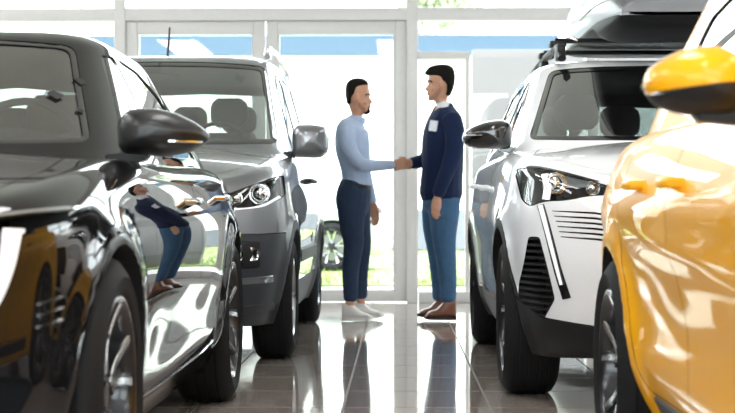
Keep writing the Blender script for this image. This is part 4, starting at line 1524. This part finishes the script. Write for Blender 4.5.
# ------------------------------------------------------------------ outside the windows
def build_outside():
    pav = add_noise(mat('pale_paving', (.55, .54, .52), .8), 3, .04)
    o = boxo('ground', (0, 40, -.08), (90, 51.8, .1), pav); tag(o, kind='structure')
    gm = add_noise(mat('grass_base', (.25, .31, .12), .95), 8, .15)
    o = boxo('lawn', (0, 25.2, -.02), (50, 15, .04), gm); tag(o, kind='structure')
    bm = bmesh.new()
    rnd = random.Random(3)
    for k in range(8000):
        y = 17.8 + 14.5 * rnd.random() ** 1.6
        x = (rnd.random() - .5) * (10 + (y - 17) * .5)
        if -4.2 < x < .4 and 21.2 < y < 23.6: continue
        if abs(y - 18.2) < .3 and x > .6: continue
        h = .03 + .05 * rnd.random(); a = rnd.random() * pi; w_ = .012
        dx, dy = cos(a) * w_, sin(a) * w_
        l = (rnd.random() - .5) * .06
        v = [bm.verts.new((x - dx, y - dy, 0)), bm.verts.new((x + dx, y + dy, 0)), bm.verts.new((x + l, y + l, h))]
        bm.faces.new(v)
    o = link_bm(bm, 'grass', add_noise(mat('grass_blades', (.27, .34, .12), .9), 5, .2), smooth=False, recalc=False)
    tag(o, 'bright green grass on the lawn outside the glass doors', 'grass', kind='stuff')
    # low white building with a blue fascia
    b = empty('building', (-6, 34, 0))
    wm = add_noise(mat('white_render', (.80, .80, .79), .9), 2, .02)
    bm = bmesh.new(); box(bm, (0, 3, 2.45), (18.4, 6, 3.2)); w_ = link_bm(bm, 'wall', wm, b, smooth=False)
    boxo('plinth', (0, 3, .42), (18.44, 6.06, .84), mat('grey_plinth', (.13, .14, .155), .8), b)
    boxo('fascia', (0, -.10, 4.33), (18.8, .26, .42), mat('blue_fascia', (.050, .090, .145), .95), b)
    boxo('roof', (0, 3, 4.10), (18.6, 6.2, .10), wm, b)
    tag(b, 'low white building with a pale blue fascia beyond the lawn', 'building')
    # pale boundary wall to the right, just outside
    o = boxo('boundary_wall', (4.3, 18.2, 1.32), (6.9, .2, 2.64), add_noise(mat('pale_grey_render', (.165, .16, .16), .9), 2, .03), bev=.01)
    tag(o, 'pale grey rendered wall outside behind the man in the suit', 'wall')
    boxo('wall_coping', (0, 0, 1.33), (6.96, .26, .05), wm, o, .01)
    # tree
    for (x, y, z, r, lab) in ((1.1, 42, 6.5, 1.15, 'pale leafy tree rising behind the blue fascia, above the man in the suit'),):
        t = empty('tree', (x, y, 0))
        bm = bmesh.new()
        tube(bm, [(0, 0, 0), (.1, 0, z * .35), (0, .1, z * .8)], [.22, .16, .07], 8)
        for a in range(5): tube(bm, [(0, 0, z * .55), (cos(a * 1.3) * r * .6, sin(a * 1.3) * r * .6, z * .9)], [.07, .02], 6)
        link_bm(bm, 'trunk', mat('bark', (.2, .15, .1), .9), t)
        bm = bmesh.new()
        rnd = random.Random(int(z * 10))
        cl = [(Vector((rnd.gauss(0, .45) * r, rnd.gauss(0, .45) * r, z + rnd.gauss(0, .4) * r)), r * (.3 + .25 * rnd.random())) for _ in range(14)]
        for k in range(2600):
            c, q = cl[rnd.randrange(14)]
            d = Vector((rnd.gauss(0, 1), rnd.gauss(0, 1), rnd.gauss(0, 1))).normalized() * q * (.6 + .4 * rnd.random())
            p = c + d; e = Vector((rnd.gauss(0, 1), rnd.gauss(0, 1), rnd.gauss(0, 1))).normalized()
            f = e.orthogonal().normalized()
            g = e.cross(f)
            s_ = .10
            bm.faces.new([bm.verts.new(p + f * s_), bm.verts.new(p + g * s_ * .5), bm.verts.new(p - f * s_), bm.verts.new(p - g * s_ * .5)])
        link_bm(bm, 'foliage', add_noise(mat('leaves', (.30, .36, .22), .7), 1, .2), t, smooth=False, recalc=False)
        tag(t, lab, 'tree')

# ------------------------------------------------------------------ the two men
PD = 11.8
KM = 1600 / PD
def W(px, py, y=0.0): return Vector(((px - 397) / KM, PD + y, .8 + (212 - py) / KM))

def plimb(bm, pts, n=18, grow=0.0, caps=True):
    """limb whose sections are ellipses: (x, z, depth, in-plane radius, depth radius)"""
    P = [W(a, b, c) for a, b, c, _, _ in pts]
    q = catmull([tuple(p) + () for p in P], 5)
    rr = catmull([(d / KM + grow, e + grow, 0) for _, _, _, d, e in pts], 5)
    rings = []
    L = len(q)
    def ring(c, t, ra, rb):
        a = Vector((t.z, 0, -t.x))
        if a.length < 1e-4: a = Vector((1, 0, 0))
        a.normalize()
        b = Vector((0, 1, 0)) - t * t.y
        b = (b - a * b.dot(a)).normalized()
        return [c + a * ra * cos(2 * pi * k / n) + b * rb * sin(2 * pi * k / n) for k in range(n)]
    T = [(q[min(i + 1, L - 1)] - q[max(i - 1, 0)]).normalized() for i in range(L)]
    for i in range(L):
        rings.append(ring(q[i], T[i], rr[i].x, rr[i].y))
    if caps:
        m0 = min(rr[0].x, rr[0].y) * .7; m1 = min(rr[-1].x, rr[-1].y) * .7
        pre = [ring(q[0] - T[0] * m0 * sin(a), T[0], rr[0].x * cos(a), rr[0].y * cos(a)) for a in (1.45, 1.0, .5)]
        post = [ring(q[-1] + T[-1] * m1 * sin(a), T[-1], rr[-1].x * cos(a), rr[-1].y * cos(a)) for a in (.5, 1.0, 1.45)]
        rings = pre + rings + post
    loft(bm, rings)

def fuse(bm, name, m, parent, voxel=.008, it=4, fac=.5):
    bmesh.ops.recalc_face_normals(bm, faces=bm.faces)
    me = bpy.data.meshes.new('t'); bm.to_mesh(me); bm.free()
    o = bpy.data.objects.new('t', me); C.objects.link(o)
    r = o.modifiers.new('r', 'REMESH'); r.mode = 'VOXEL'; r.voxel_size = voxel
    s = o.modifiers.new('s', 'SMOOTH'); s.iterations = it; s.factor = fac
    dg = bpy.context.evaluated_depsgraph_get(); dg.update()
    me2 = bpy.data.meshes.new_from_object(o.evaluated_get(dg))
    bpy.data.objects.remove(o); bpy.data.meshes.remove(me)
    me2.name = name; me2.materials.clear(); me2.materials.append(m)
    me2.shade_smooth()
    o = bpy.data.objects.new(name, me2); C.objects.link(o)
    if parent: o.parent = parent
    return o

def chain(bm, pts, r, n=8):
    """finger: world points, tapering, rounded tip"""
    P = [Vector(p) for p in pts]
    d = (P[-1] - P[-2]).normalized()
    rs = [r * (1.0 - .22 * i / (len(P) - 1)) for i in range(len(P))]
    tube(bm, P + [P[-1] + d * r * .6], rs + [r * .3], n)

HEAD = [ # z, back, front, nose, half width
    (79, 355, 360, 0, .015), (79.6, 352, 363, 0, .036), (81, 349.5, 366, 0, .052), (84, 347.4, 368, 0, .066), (88, 346.3, 369.2, 0, .073), (92, 346, 369.6, .1, .076),
    (95, 346, 369.6, .3, .076), (97, 346.2, 368.6, .9, .075), (99, 346.6, 368.4, 2.0, .074), (101, 347, 368.6, 3.1, .072), (102.6, 347.5, 368.8, 3.7, .070), (103.8, 348, 368.8, 1.6, .067),
    (105, 348.4, 368.9, 1.2, .064), (106, 348.8, 369.2, 1.3, .062), (106.8, 349, 368.8, .8, .061), (107.8, 349.3, 369, 1.0, .059), (109, 349.8, 368.8, .4, .055), (110.6, 350.4, 369.3, .3, .050), (112, 351, 368.6, 0, .045),
    (113.2, 351.2, 365, 0, .047), (115.5, 350.8, 362.5, 0, .052), (119, 350, 362, 0, .056), (124, 349, 364, 0, .070)]

def head_map(side):
    if side > 0: return lambda x, y: (x, y)
    return lambda x, y: (438.6 - (x - 359.5) * 1.04, 66 + (y - 79))

def head_rings(side, rows, dback=0, dfront=0, dw=0, dtop=0, n=40, cut=None):
    hm = head_map(side)
    rings = []
    for (z, b, f, ns, w_) in rows:
        ring = []
        b2, f2 = b - dback, f + dfront
        c, a = (b2 + f2) / 2, (f2 - b2) / 2
        for k in range(n):
            t = 2 * pi * k / n
            y = (w_ + dw) * sin(t) * (1.0 - .12 * max(0, cos(t)))
            x = c + a * cos(t) * (1 if cos(t) < 0 else 1.0)
            if ns and cos(t) > 0:
                x += ns * 1.35 * exp(-(y / .015) ** 2)
            px, py = hm(x, z - dtop)
            ring.append(W(px, py, y))
        rings.append(ring)
    return rings

def shoe(name, heel, toe, y, top, bot, m, sole_m, parent, side, ank=(0, 0), boot=False):
    """heel/toe px, heights px; built lengthwise"""
    L = abs(toe - heel) / KM
    s = 1 if toe > heel else -1
    hx = (heel - 397) / KM
    zb = .8 + (212 - bot) / KM; H = (bot - top) / KM
    def sec(t):
        w_ = .036 + .014 * sin(pi * min(1, t * 1.25)) if t < .8 else .048 * sqrt(max(.02, 1 - ((t - .72) / .29) ** 2))
        return w_
    bm = bmesh.new(); rings = []
    for k in range(19):
        t = k / 18
        if t < .32: h = H * (1 - .04 * t)
        elif t < .62: h = H * (.98 - .50 * ((t - .32) / .30) ** .9)
        else: h = H * (.48 - .22 * ((t - .62) / .38) ** 1.6)
        if t > .93: h *= .80 if t < .99 else .45
        w_ = sec(t) * (1 if t > .04 else .75)
        x = hx + s * L * t
        n = 18; ring = []
        for j in range(n):
            a = 2 * pi * j / n
            c, q = cos(a), sin(a)
            ring.append((x, PD + y + w_ * (abs(c) ** .6) * (1 if c > 0 else -1) * (1 - .25 * max(0, q) * (h / H)), zb + .022 + (h - .022) * (.5 + .5 * (abs(q) ** .7) * (1 if q > 0 else -1))))
        rings.append(ring)
    loft(bm, rings)
    o = link_bm(bm, name, m, parent, angle=70)
    bm = bmesh.new(); rings = []
    for k in range(15):
        t = k / 14
        w_ = sec(t) * 1.06 * (1 if .03 < t < .98 else .7)
        x = hx + s * (L * 1.03 * t - .015 * L)
        lift = .008 * max(0, (t - .8) / .2)
        rings.append([(x, PD + y - w_, zb + lift), (x, PD + y + w_, zb + lift), (x, PD + y + w_, zb + .026 + lift), (x, PD + y - w_, zb + .026 + lift)])
    loft(bm, rings)
    link_bm(bm, 'sole', sole_m, o)
    if not boot:
        bm = bmesh.new()
        for k in range(4):
            t = .40 + .07 * k
            x = hx + s * L * t; h = H * (.98 - .50 * ((t - .32) / .30) ** .9) + zb + .003
            tube(bm, [(x, PD + y - .022, h - .004), (x + s * .006, PD + y, h + .003), (x, PD + y + .022, h - .004)], .003, 5)
        link_bm(bm, 'laces', sole_m, o)
    return o

def relaxed_hand(bm, w, side, near=-1, s=1.0):
    """hand hanging from a wrist at px (x, y, depth)"""
    x, y, d = w
    f = side
    plimb(bm, [(x, y, d, 3.4, .022), (x + f * .6, y + 4, d, 4.6, .018), (x + f * 1.2, y + 9, d, 5.2, .016), (x + f * 1.6, y + 12, d, 4.8, .014)])
    for i, (off, ln) in enumerate(((3.6, 9.5), (1.3, 11), (-1.0, 10.2), (-3.2, 8))):
        bx = x + f * 1.4 + f * off * .95
        chain(bm, [W(bx, y + 11, d), W(bx + f * .5, y + 11 + ln * .45, d - near * .004), W(bx - f * .3, y + 11 + ln * .8, d - near * .012), W(bx - f * 1.2, y + 11 + ln, d - near * .02)], .0088)
    chain(bm, [W(x + f * 2.4, y + 3.0, d - near * .01), W(x + f * 4.9, y + 7.0, d - near * .018), W(x + f * 5.2, y + 11.0, d - near * .02)], .0098)

def build_people():
    skin1 = add_noise(mat('tan_skin', (.52, .27, .17), .5), 40, .04)
    skin2 = add_noise(mat('olive_skin', (.56, .30, .20), .5), 40, .04)
    for m_ in (skin1, skin2):
        p = m_.node_tree.nodes['Principled BSDF']
        p.inputs['Subsurface Weight'].default_value = .08
        p.inputs['Subsurface Radius'].default_value = (.01, .004, .002)
    hairm = add_noise(mat('dark_hair', (.008, .0065, .006), .85, spec=.15), 300, .3, .5, .003)
    stubble = add_noise(mat('stubble', (.36, .18, .115), .7), 300, .2)
    eye_w = mat('eye_white', (.55, .5, .46), .3); iris = mat('iris', (.03, .02, .012), .15); lipm = mat('lips', (.42, .17, .13), .45)
    def cloth(name, col, rough=.85, sc=14, b=.6, dist=.02):
        return add_noise(mat(name, col, rough, spec=.2), sc, .05, b, dist, 2)
    shirt_m = cloth('pale_blue_shirt', (.40, .49, .66), .8)
    trous_m = cloth('navy_chinos', (.028, .045, .085), .85)
    suit_m = cloth('navy_jacket', (.009, .018, .055), .8, 10, .35)
    jean_m = cloth('blue_jeans', (.055, .12, .22), .85, 16)
    white_s = mat('white_leather', (.72, .70, .67), .5); brown = mat('brown_leather', (.19, .065, .035), .35, coat=.3); dark_sole = mat('dark_sole', (.03, .02, .018), .6)
    collar_m = mat('white_cotton', (.75, .77, .82), .8)

    def head(bm, side):
        loft(bm, head_rings(side, list(reversed(HEAD))))
        hm = head_map(side)
        for sy in (-1, 1):   # ears
            px, py = hm(356.6, 98.5)
            b2 = bmesh.new(); bmesh.ops.create_uvsphere(b2, u_segments=16, v_segments=10, radius=1)
            bmesh.ops.transform(b2, matrix=Matrix.Translation(W(px, py, sy * .085)) @ Matrix.Rotation(side * radians(12), 4, 'Y') @ Matrix.Diagonal((.019, .014, .034, 1)), verts=b2.verts)
            me = bpy.data.meshes.new('t'); b2.to_mesh(me); b2.free(); bm.from_mesh(me); bpy.data.meshes.remove(me)
        # brow ridge and cheek
        for (x, z, dy, r) in ((367.0, 95.6, .028, (.016, .026, .008)), (364.5, 102.5, .040, (.022, .022, .020))):
            for sy in (-1, 1):
                px, py = hm(x, z)
                b2 = bmesh.new(); bmesh.ops.create_uvsphere(b2, u_segments=14, v_segments=8, radius=1)
                bmesh.ops.transform(b2, matrix=Matrix.Translation(W(px, py, sy * dy)) @ Matrix.Diagonal((*r, 1)), verts=b2.verts)
                me = bpy.data.meshes.new('t'); b2.to_mesh(me); b2.free(); bm.from_mesh(me); bpy.data.meshes.remove(me)

    def face_bits(p, side):
        hm = head_map(side)
        for sy in (-1, 1):
            px, py = hm(366.4, 98.1)
            bm = bmesh.new(); bmesh.ops.create_uvsphere(bm, u_segments=14, v_segments=10, radius=.0108, matrix=Matrix.Translation(W(px, py, sy * .031)))
            e = link_bm(bm, 'eye', eye_w, p)
            bm = bmesh.new(); bmesh.ops.create_uvsphere(bm, u_segments=10, v_segments=8, radius=.0062, matrix=Matrix.Translation(W(px, py, sy * .031) + Vector((side * .0058, 0, 0))))
            link_bm(bm, 'iris', iris, e)
            bm = bmesh.new()
            pts = [W(*hm(a, b), sy * c) for a, b, c in ((370.1, 95.4, .014), (370.0, 94.3, .028), (368.0, 94.3, .045), (365.6, 95.4, .055))]
            tube(bm, catmull([tuple(v) for v in pts], 4), .0042, 6)
            link_bm(bm, 'eyebrow', hairm, p)
        bm = bmesh.new()
        for z in (106.1, 107.6):
            pts = [W(*hm(a, z), c) for a, c in ((367.8, -.022), (369.6, -.010), (370.3, 0), (369.6, .010), (367.8, .022))]
            tube(bm, catmull([tuple(v) for v in pts], 4), .0048, 6)
        link_bm(bm, 'mouth', lipm, p)

    # ---- left man
    arm_n = [(346, 129, -.185, 8.5, .062), (347.5, 140, -.225, 8, .060), (351, 151, -.235, 7.2, .055), (357, 161, -.22, 6.5, .052), (363, 165.3, -.19, 6.2, .050), (373, 166, -.13, 5.4, .044), (384, 165.5, -.07, 4.7, .038), (392, 165, -.035, 4.2, .034)]
    arm_f = [(356, 129, .185, 8, .06), (359, 145, .225, 7, .055), (362, 160, .23, 6.2, .05), (366, 178, .22, 5.2, .043), (370, 194, .20, 4.5, .036), (372, 201, .19, 4.2, .034)]
    tor = [(356, 119, 0, 7, .062), (354.5, 122.5, 0, 10.5, .115), (352.8, 127, 0, 14.5, .175), (352, 135, 0, 16.5, .20), (352.5, 148, 0, 16.8, .19), (354.5, 160, 0, 15.6, .172), (356, 172, 0, 14.2, .162), (356.5, 183, 0, 14.0, .162)]
    hip = [(356.2, 182, 0, 14.2, .166), (354.5, 190, 0, 16.3, .178), (353, 200, 0, 17, .180), (353.5, 208, 0, 16, .172)]
    leg_n = [(352.5, 202, -.085, 15.5, .09), (352, 216, -.09, 13.2, .090), (352.5, 230, -.09, 11.2, .080), (354, 243, -.09, 9.7, .068), (352.5, 256, -.095, 8.8, .063), (351, 270, -.10, 8.0, .058), (350.8, 284, -.10, 7.2, .054), (351, 297, -.10, 6.7, .050)]
    leg_f = [(356, 202, .085, 14, .09), (358, 218, .09, 12.0, .088), (360, 232, .09, 10.2, .078), (361.5, 245, .09, 9.0, .068), (361, 260, .095, 8.0, .06), (360, 276, .10, 7.2, .055), (360.5, 296, .10, 6.3, .050)]
    ft = [[(350.5, 297, -.10, 4.5, .034), (350.5, 306, -.10, 5, .036), (354, 312, -.10, 4, .034)], [(360.5, 296, .10, 4.3, .034), (361, 306, .10, 5, .036), (366, 312, .10, 4, .034)]]
    bm = bmesh.new()
    head(bm, 1)
    g = -.012
    for l in (tor, hip, leg_n, leg_f): plimb(bm, l, grow=g * 1.4)
    plimb(bm, arm_n + [(396, 164.6, -.028, 3.6, .024)], grow=-.008)
    plimb(bm, arm_f + [(373, 204, .185, 3.4, .022)], grow=-.008)
    for l in ft: plimb(bm, l)
    relaxed_hand(bm, (373, 204, .185), 1, 1)
    # clasping hand: palm on the near side
    plimb(bm, [(394, 164.6, -.026, 3.8, .022), (398, 164, -.020, 5.2, .017), (402.5, 163.6, -.016, 5.4, .015), (405, 163.6, -.014, 4.8, .013)])
    for i in range(4):
        z = 160.4 + i * 2.3
        chain(bm, [W(404, z, -.014), W(408.5, z + .6, .0), W(410.5, z + 1, .026), W(407.5, z + 1.2, .040)], .0092)
    chain(bm, [W(398, 160.5, -.016), W(402.5, 157.8, -.002), W(406, 157.6, .012)], .0105)
    p = fuse(bm, 'person', skin1, None, .0055, 2)
    face_bits(p, 1)
    hair_rows = [(78.0, 355, 360, 0, .018), (78.7, 352, 363.5, 0, .042), (80.2, 349, 366.2, 0, .058), (82.2, 347.2, 368.2, 0, .067), (84.2, 346.2, 368.6, 0, .072), (85.8, 345.8, 367.8, 0, .0745), (88, 345.5, 363.2, 0, .0765), (91, 345.4, 361.2, 0, .078), (94, 345.4, 359.5, 0, .0785), (96, 345.5, 355.5, 0, .0782), (98, 345.8, 353.6, 0, .0765), (101, 346.2, 352.6, 0, .074), (104, 347.2, 352, 0, .070)]
    bm = bmesh.new(); loft(bm, head_rings(1, list(reversed(hair_rows))))
    fuse(bm, 'hair', hairm, p, .0045, 1)
    bm = bmesh.new()
    plimb(bm, [(368.6, 108.8, 0, 1.2, .018), (367.8, 111.3, 0, 2.6, .028), (365, 113.0, 0, 1.8, .030)], 14)
    link_bm(bm, 'beard', hairm, p)
    for sy in (-1, 1):
        bm = bmesh.new(); plimb(bm, [(359.0, 103, sy * .066, 1.4, .004), (361, 107, sy * .0585, 2.0, .005), (364.5, 110.2, sy * .044, 2.0, .007)], 12)
        link_bm(bm, 'stubble', stubble, p)
    bm = bmesh.new()
    for l in (tor, arm_n, arm_f): plimb(bm, l, grow=.004)
    plimb(bm, [(356.5, 181, 0, 14.4, .166), (356.4, 184.5, 0, 14.6, .168)], grow=.003)
    fuse(bm, 'shirt', shirt_m, p, .008, 3)
    bm = bmesh.new()
    rings = []
    for (zz, rx, ry, cx) in ((121.8, 9.2, .088, 356), (118.5, 8.4, .076, 357), (116.2, 8.0, .070, 357.8)):
        rings.append([W(cx + rx * cos(2 * pi * k / 24), zz + (1.8 if cos(2 * pi * k / 24) > .6 else 0) - 1.0 * (cos(2 * pi * k / 24) < -.3), ry * sin(2 * pi * k / 24)) for k in range(24)])
    rings += [[v * 1 + (Vector((-.0, 0, 0))) for v in [W(cx + rx * cos(2 * pi * k / 24), zz + (1.8 if cos(2 * pi * k / 24) > .6 else 0) - 1.0 * (cos(2 * pi * k / 24) < -.3), ry * sin(2 * pi * k / 24)) for k in range(24)]] for (zz, rx, ry, cx) in ((116.6, 7.4, .066, 357.8), (121.8, 7.8, .074, 356))]
    loft(bm, rings, False, False)
    link_bm(bm, 'collar', shirt_m, p, angle=60)
    bm = bmesh.new()
    for l in (hip, leg_n, leg_f): plimb(bm, l, grow=.004)
    fuse(bm, 'trousers', trous_m, p, .008, 3)
    bm = bmesh.new()
    plimb(bm, [(356.4, 184.2, 0, 15, .172), (356, 188, 0, 15.5, .176)], 32, caps=False)
    link_bm(bm, 'belt', M['plastic'], p)
    shoe('shoe', 342.5, 372.5, -.10, 302, 319.5, white_s, white_s, p, 1)
    shoe('shoe', 353, 383.5, .10, 302, 318.5, white_s, white_s, p, 1)
    tag(p, 'man in pale blue shirt and dark trousers shaking hands, white sneakers', 'person')

    # ---- right man
    arm_n = [(451, 121, -.195, 9.5, .068), (453.5, 134, -.235, 9.4, .063), (453, 150, -.245, 8.4, .058), (448.5, 166, -.245, 7.5, .053), (442.5, 181, -.24, 6.6, .048), (438, 193, -.235, 6.0, .044)]
    arm_f = [(440, 121, .185, 9, .064), (434, 136, .215, 8.2, .058), (430, 151, .215, 7.6, .053), (426, 158.5, .18, 7.0, .050), (419, 161.5, .11, 6.2, .045), (412.5, 162.8, .055, 5.4, .040)]
    tor = [(446, 107, 0, 7.5, .065), (446, 111, 0, 11, .12), (445.8, 116, 0, 15, .18), (444.5, 126, 0, 18.5, .215), (443, 139, 0, 20.3, .212), (442.8, 154, 0, 20.6, .197), (442.6, 168, 0, 20.2, .187), (441.4, 182, 0, 20.6, .19), (441, 193.5, 0, 21.3, .195)]
    hip = [(442, 180, 0, 16, .165), (441, 192, 0, 18.2, .178), (441.5, 204, 0, 18.5, .178)]
    leg_n = [(443.5, 202, -.085, 16, .092), (443.5, 216, -.09, 14.6, .092), (443.5, 230, -.09, 12.6, .084), (444, 243, -.09, 11.2, .074), (445.5, 258, -.09, 10, .068), (446.8, 272, -.09, 9, .063), (447.6, 286, -.09, 8.2, .058), (447.8, 297.5, -.09, 7.8, .055)]
    leg_f = [(436.5, 202, .085, 14, .09), (435, 217, .09, 12.6, .088), (434.8, 231, .09, 11.0, .08), (436.5, 246, .09, 9.6, .07), (438, 262, .09, 8.6, .064), (439.5, 280, .09, 7.8, .058), (440, 297, .09, 7.2, .053)]
    ft = [[(448, 297, -.09, 4.5, .034), (447, 306, -.09, 5, .036), (442, 312, -.09, 4, .034)], [(440, 296, .09, 4.3, .034), (439, 306, .09, 5, .036), (434, 311, .09, 4, .034)]]
    bm = bmesh.new()
    head(bm, -1)
    for l in (tor, hip, leg_n, leg_f): plimb(bm, l, grow=-.018)
    plimb(bm, arm_n + [(436.6, 197.5, -.232, 3.8, .024)], grow=-.012)
    plimb(bm, arm_f + [(409.5, 163, .036, 4.2, .026)], grow=-.010)
    for l in ft: plimb(bm, l)
    relaxed_hand(bm, (436.6, 197, -.232), -1, -1)
    plimb(bm, [(410.5, 163, .036, 4.2, .023), (406.5, 163.6, .022, 5.4, .017), (402, 164.2, .016, 5.6, .015), (399.5, 164.6, .014, 5, .013)])
    for i in range(4):
        z = 161.6 + i * 2.3
        chain(bm, [W(400.5, z, .014), W(396.3, z + .8, .0), W(394.4, z + 1.4, -.030), W(397.6, z + 1.5, -.046)], .0092)
    chain(bm, [W(406, 160.2, .016), W(402, 157.6, .0), W(398.8, 157.4, -.016)], .0105)
    p = fuse(bm, 'person', skin2, None, .0055, 2)
    face_bits(p, -1)
    hair_rows = [(77.6, 352, 360, 0, .022), (78.4, 349, 364.5, 0, .048), (80.2, 346.2, 368.6, 0, .066), (83, 344.6, 371.4, 0, .076), (86, 343.9, 373.2, 0, .081), (87.8, 343.7, 372.0, 0, .082), (89.2, 343.6, 367.0, 0, .083), (91.5, 343.6, 363.6, 0, .083), (94, 343.8, 362.8, 0, .082), (96, 344.1, 357, 0, .081), (98, 344.4, 354.6, 0, .079), (101, 345.0, 353.6, 0, .0765), (104, 346.2, 352.8, 0, .0735), (107, 347.4, 353.6, 0, .068), (109, 348.6, 352.6, 0, .060)]
    bm = bmesh.new(); loft(bm, head_rings(-1, list(reversed(hair_rows))))
    fuse(bm, 'hair', hairm, p, .0045, 1)
    hm = head_map(-1)
    bm = bmesh.new()
    for sy in (-1, 1):
        pts = []
        for (x, z, d, a, b) in ((358.6, 102.5, .066, 1.5, .005), (361, 106.5, .0595, 2.3, .006), (364.5, 110.2, .045, 2.5, .009), (367.4, 111.6, .018, 2.4, .018)):
            q = hm(x, z); pts.append((q[0], q[1], sy * d, a, b))
        plimb(bm, pts, 12)
    link_bm(bm, 'beard', stubble, p)
    bm = bmesh.new()
    for l in (tor, arm_n, arm_f): plimb(bm, l, grow=.004)
    jk = fuse(bm, 'jacket', suit_m, p, .008, 3)
    bvh = BVHTree.FromPolygons([v.co for v in jk.data.vertices], [list(f.vertices) for f in jk.data.polygons])
    def on_jk(px, py, off=.004):
        w = W(px, py)
        h = bvh.ray_cast(Vector((w.x, PD - 2, w.z)), Vector((0, 1, 0)))
        return (h[0] + h[1] * off, h[1]) if h[0] else (w, Vector((0, -1, 0)))
    # lapel edge
    bm = bmesh.new()
    rings = []
    for (a, b, w_) in ((441, 108.5, 2.2), (437.5, 113, 3.4), (433.5, 119.5, 4.2), (430, 127, 3.2), (427.2, 136, 1.2)):
        o1, n1 = on_jk(a - w_ * .5, b); o2, n2 = on_jk(a + w_ * .5, b + 1.4)
        rings.append([o1 - n1 * .008, o1 + n1 * .002, o2 + n2 * .002, o2 - n2 * .008])
    loft(bm, rings)
    link_bm(bm, 'lapel', suit_m, jk)
    # name badge
    bm = bmesh.new()
    o, n = on_jk(433.6, 127.5, .006)
    n = (n * .6 + Vector((-.25, -1, .05))).normalized()
    xa = Vector((0, 0, 1)).cross(n).normalized(); ya = n.cross(xa)
    mt = Matrix((xa, ya, n)).transposed()
    box(bm, o + n * .004, (.064, .078, .006), mt @ Matrix.Rotation(radians(-8), 3, 'Z'), bev=.002)
    link_bm(bm, 'name_badge', mat('badge_card', (.80, .83, .90), .5), p)
    # white shirt collar and tie
    bm = bmesh.new()
    rings = []
    for (zz, rx, ry, cx) in ((108.5, 8.6, .082, 444.5), (105, 7.8, .071, 444), (101.8, 7.5, .067, 443.4), (102.2, 6.9, .062, 443.4), (108.5, 7.6, .072, 444.5)):
        rings.append([W(cx - rx * cos(2 * pi * k / 24), zz + 2.4 * max(0, cos(2 * pi * k / 24)), ry * sin(2 * pi * k / 24)) for k in range(24)])
    loft(bm, rings, False, False)
    link_bm(bm, 'collar', collar_m, p, angle=60)
    bm = bmesh.new()
    plimb(bm, [(436.3, 107, 0, 1.8, .018), (433.0, 112, 0, 1.4, .016), (428.4, 121, 0, 1.5, .03), (425.4, 131, 0, 1.5, .036)], 10)
    link_bm(bm, 'tie', suit_m, p)
    bm = bmesh.new()
    for l in (hip, leg_n, leg_f): plimb(bm, l, grow=.003)
    fuse(bm, 'jeans', jean_m, p, .008, 3)
    bm = bmesh.new()
    plimb(bm, [(437.6, 194.6, -.234, 4.4, .034), (436.9, 197.2, -.233, 4.2, .033)], 20, caps=False)
    link_bm(bm, 'wristwatch', M['plastic'], p)
    shoe('boot', 455.6, 424.5, -.09, 297, 319, brown, dark_sole, p, -1, boot=True)
    shoe('boot', 448, 417.5, .09, 298, 318, brown, dark_sole, p, -1, boot=True)
    tag(p, 'man in navy jacket and blue jeans with a white name badge, brown boots', 'person')
# ------------------------------------------------------------------ assemble: large things first
build_room()
build_outside()
build_black_sedan()
build_hatch('hatchback', (1.525, 2.3, 0), 0, M['yellow_paint'], 'glossy yellow hatchback close on the right, its mirror half yellow half black', M['plastic'])
build_white_suv()
build_grey_van()
build_hatch('hatchback', (-.88, 22.4, 0), radians(90), M['silver_paint'], 'silver hatchback parked outside beyond the glass doors', M['plastic'])
build_people()
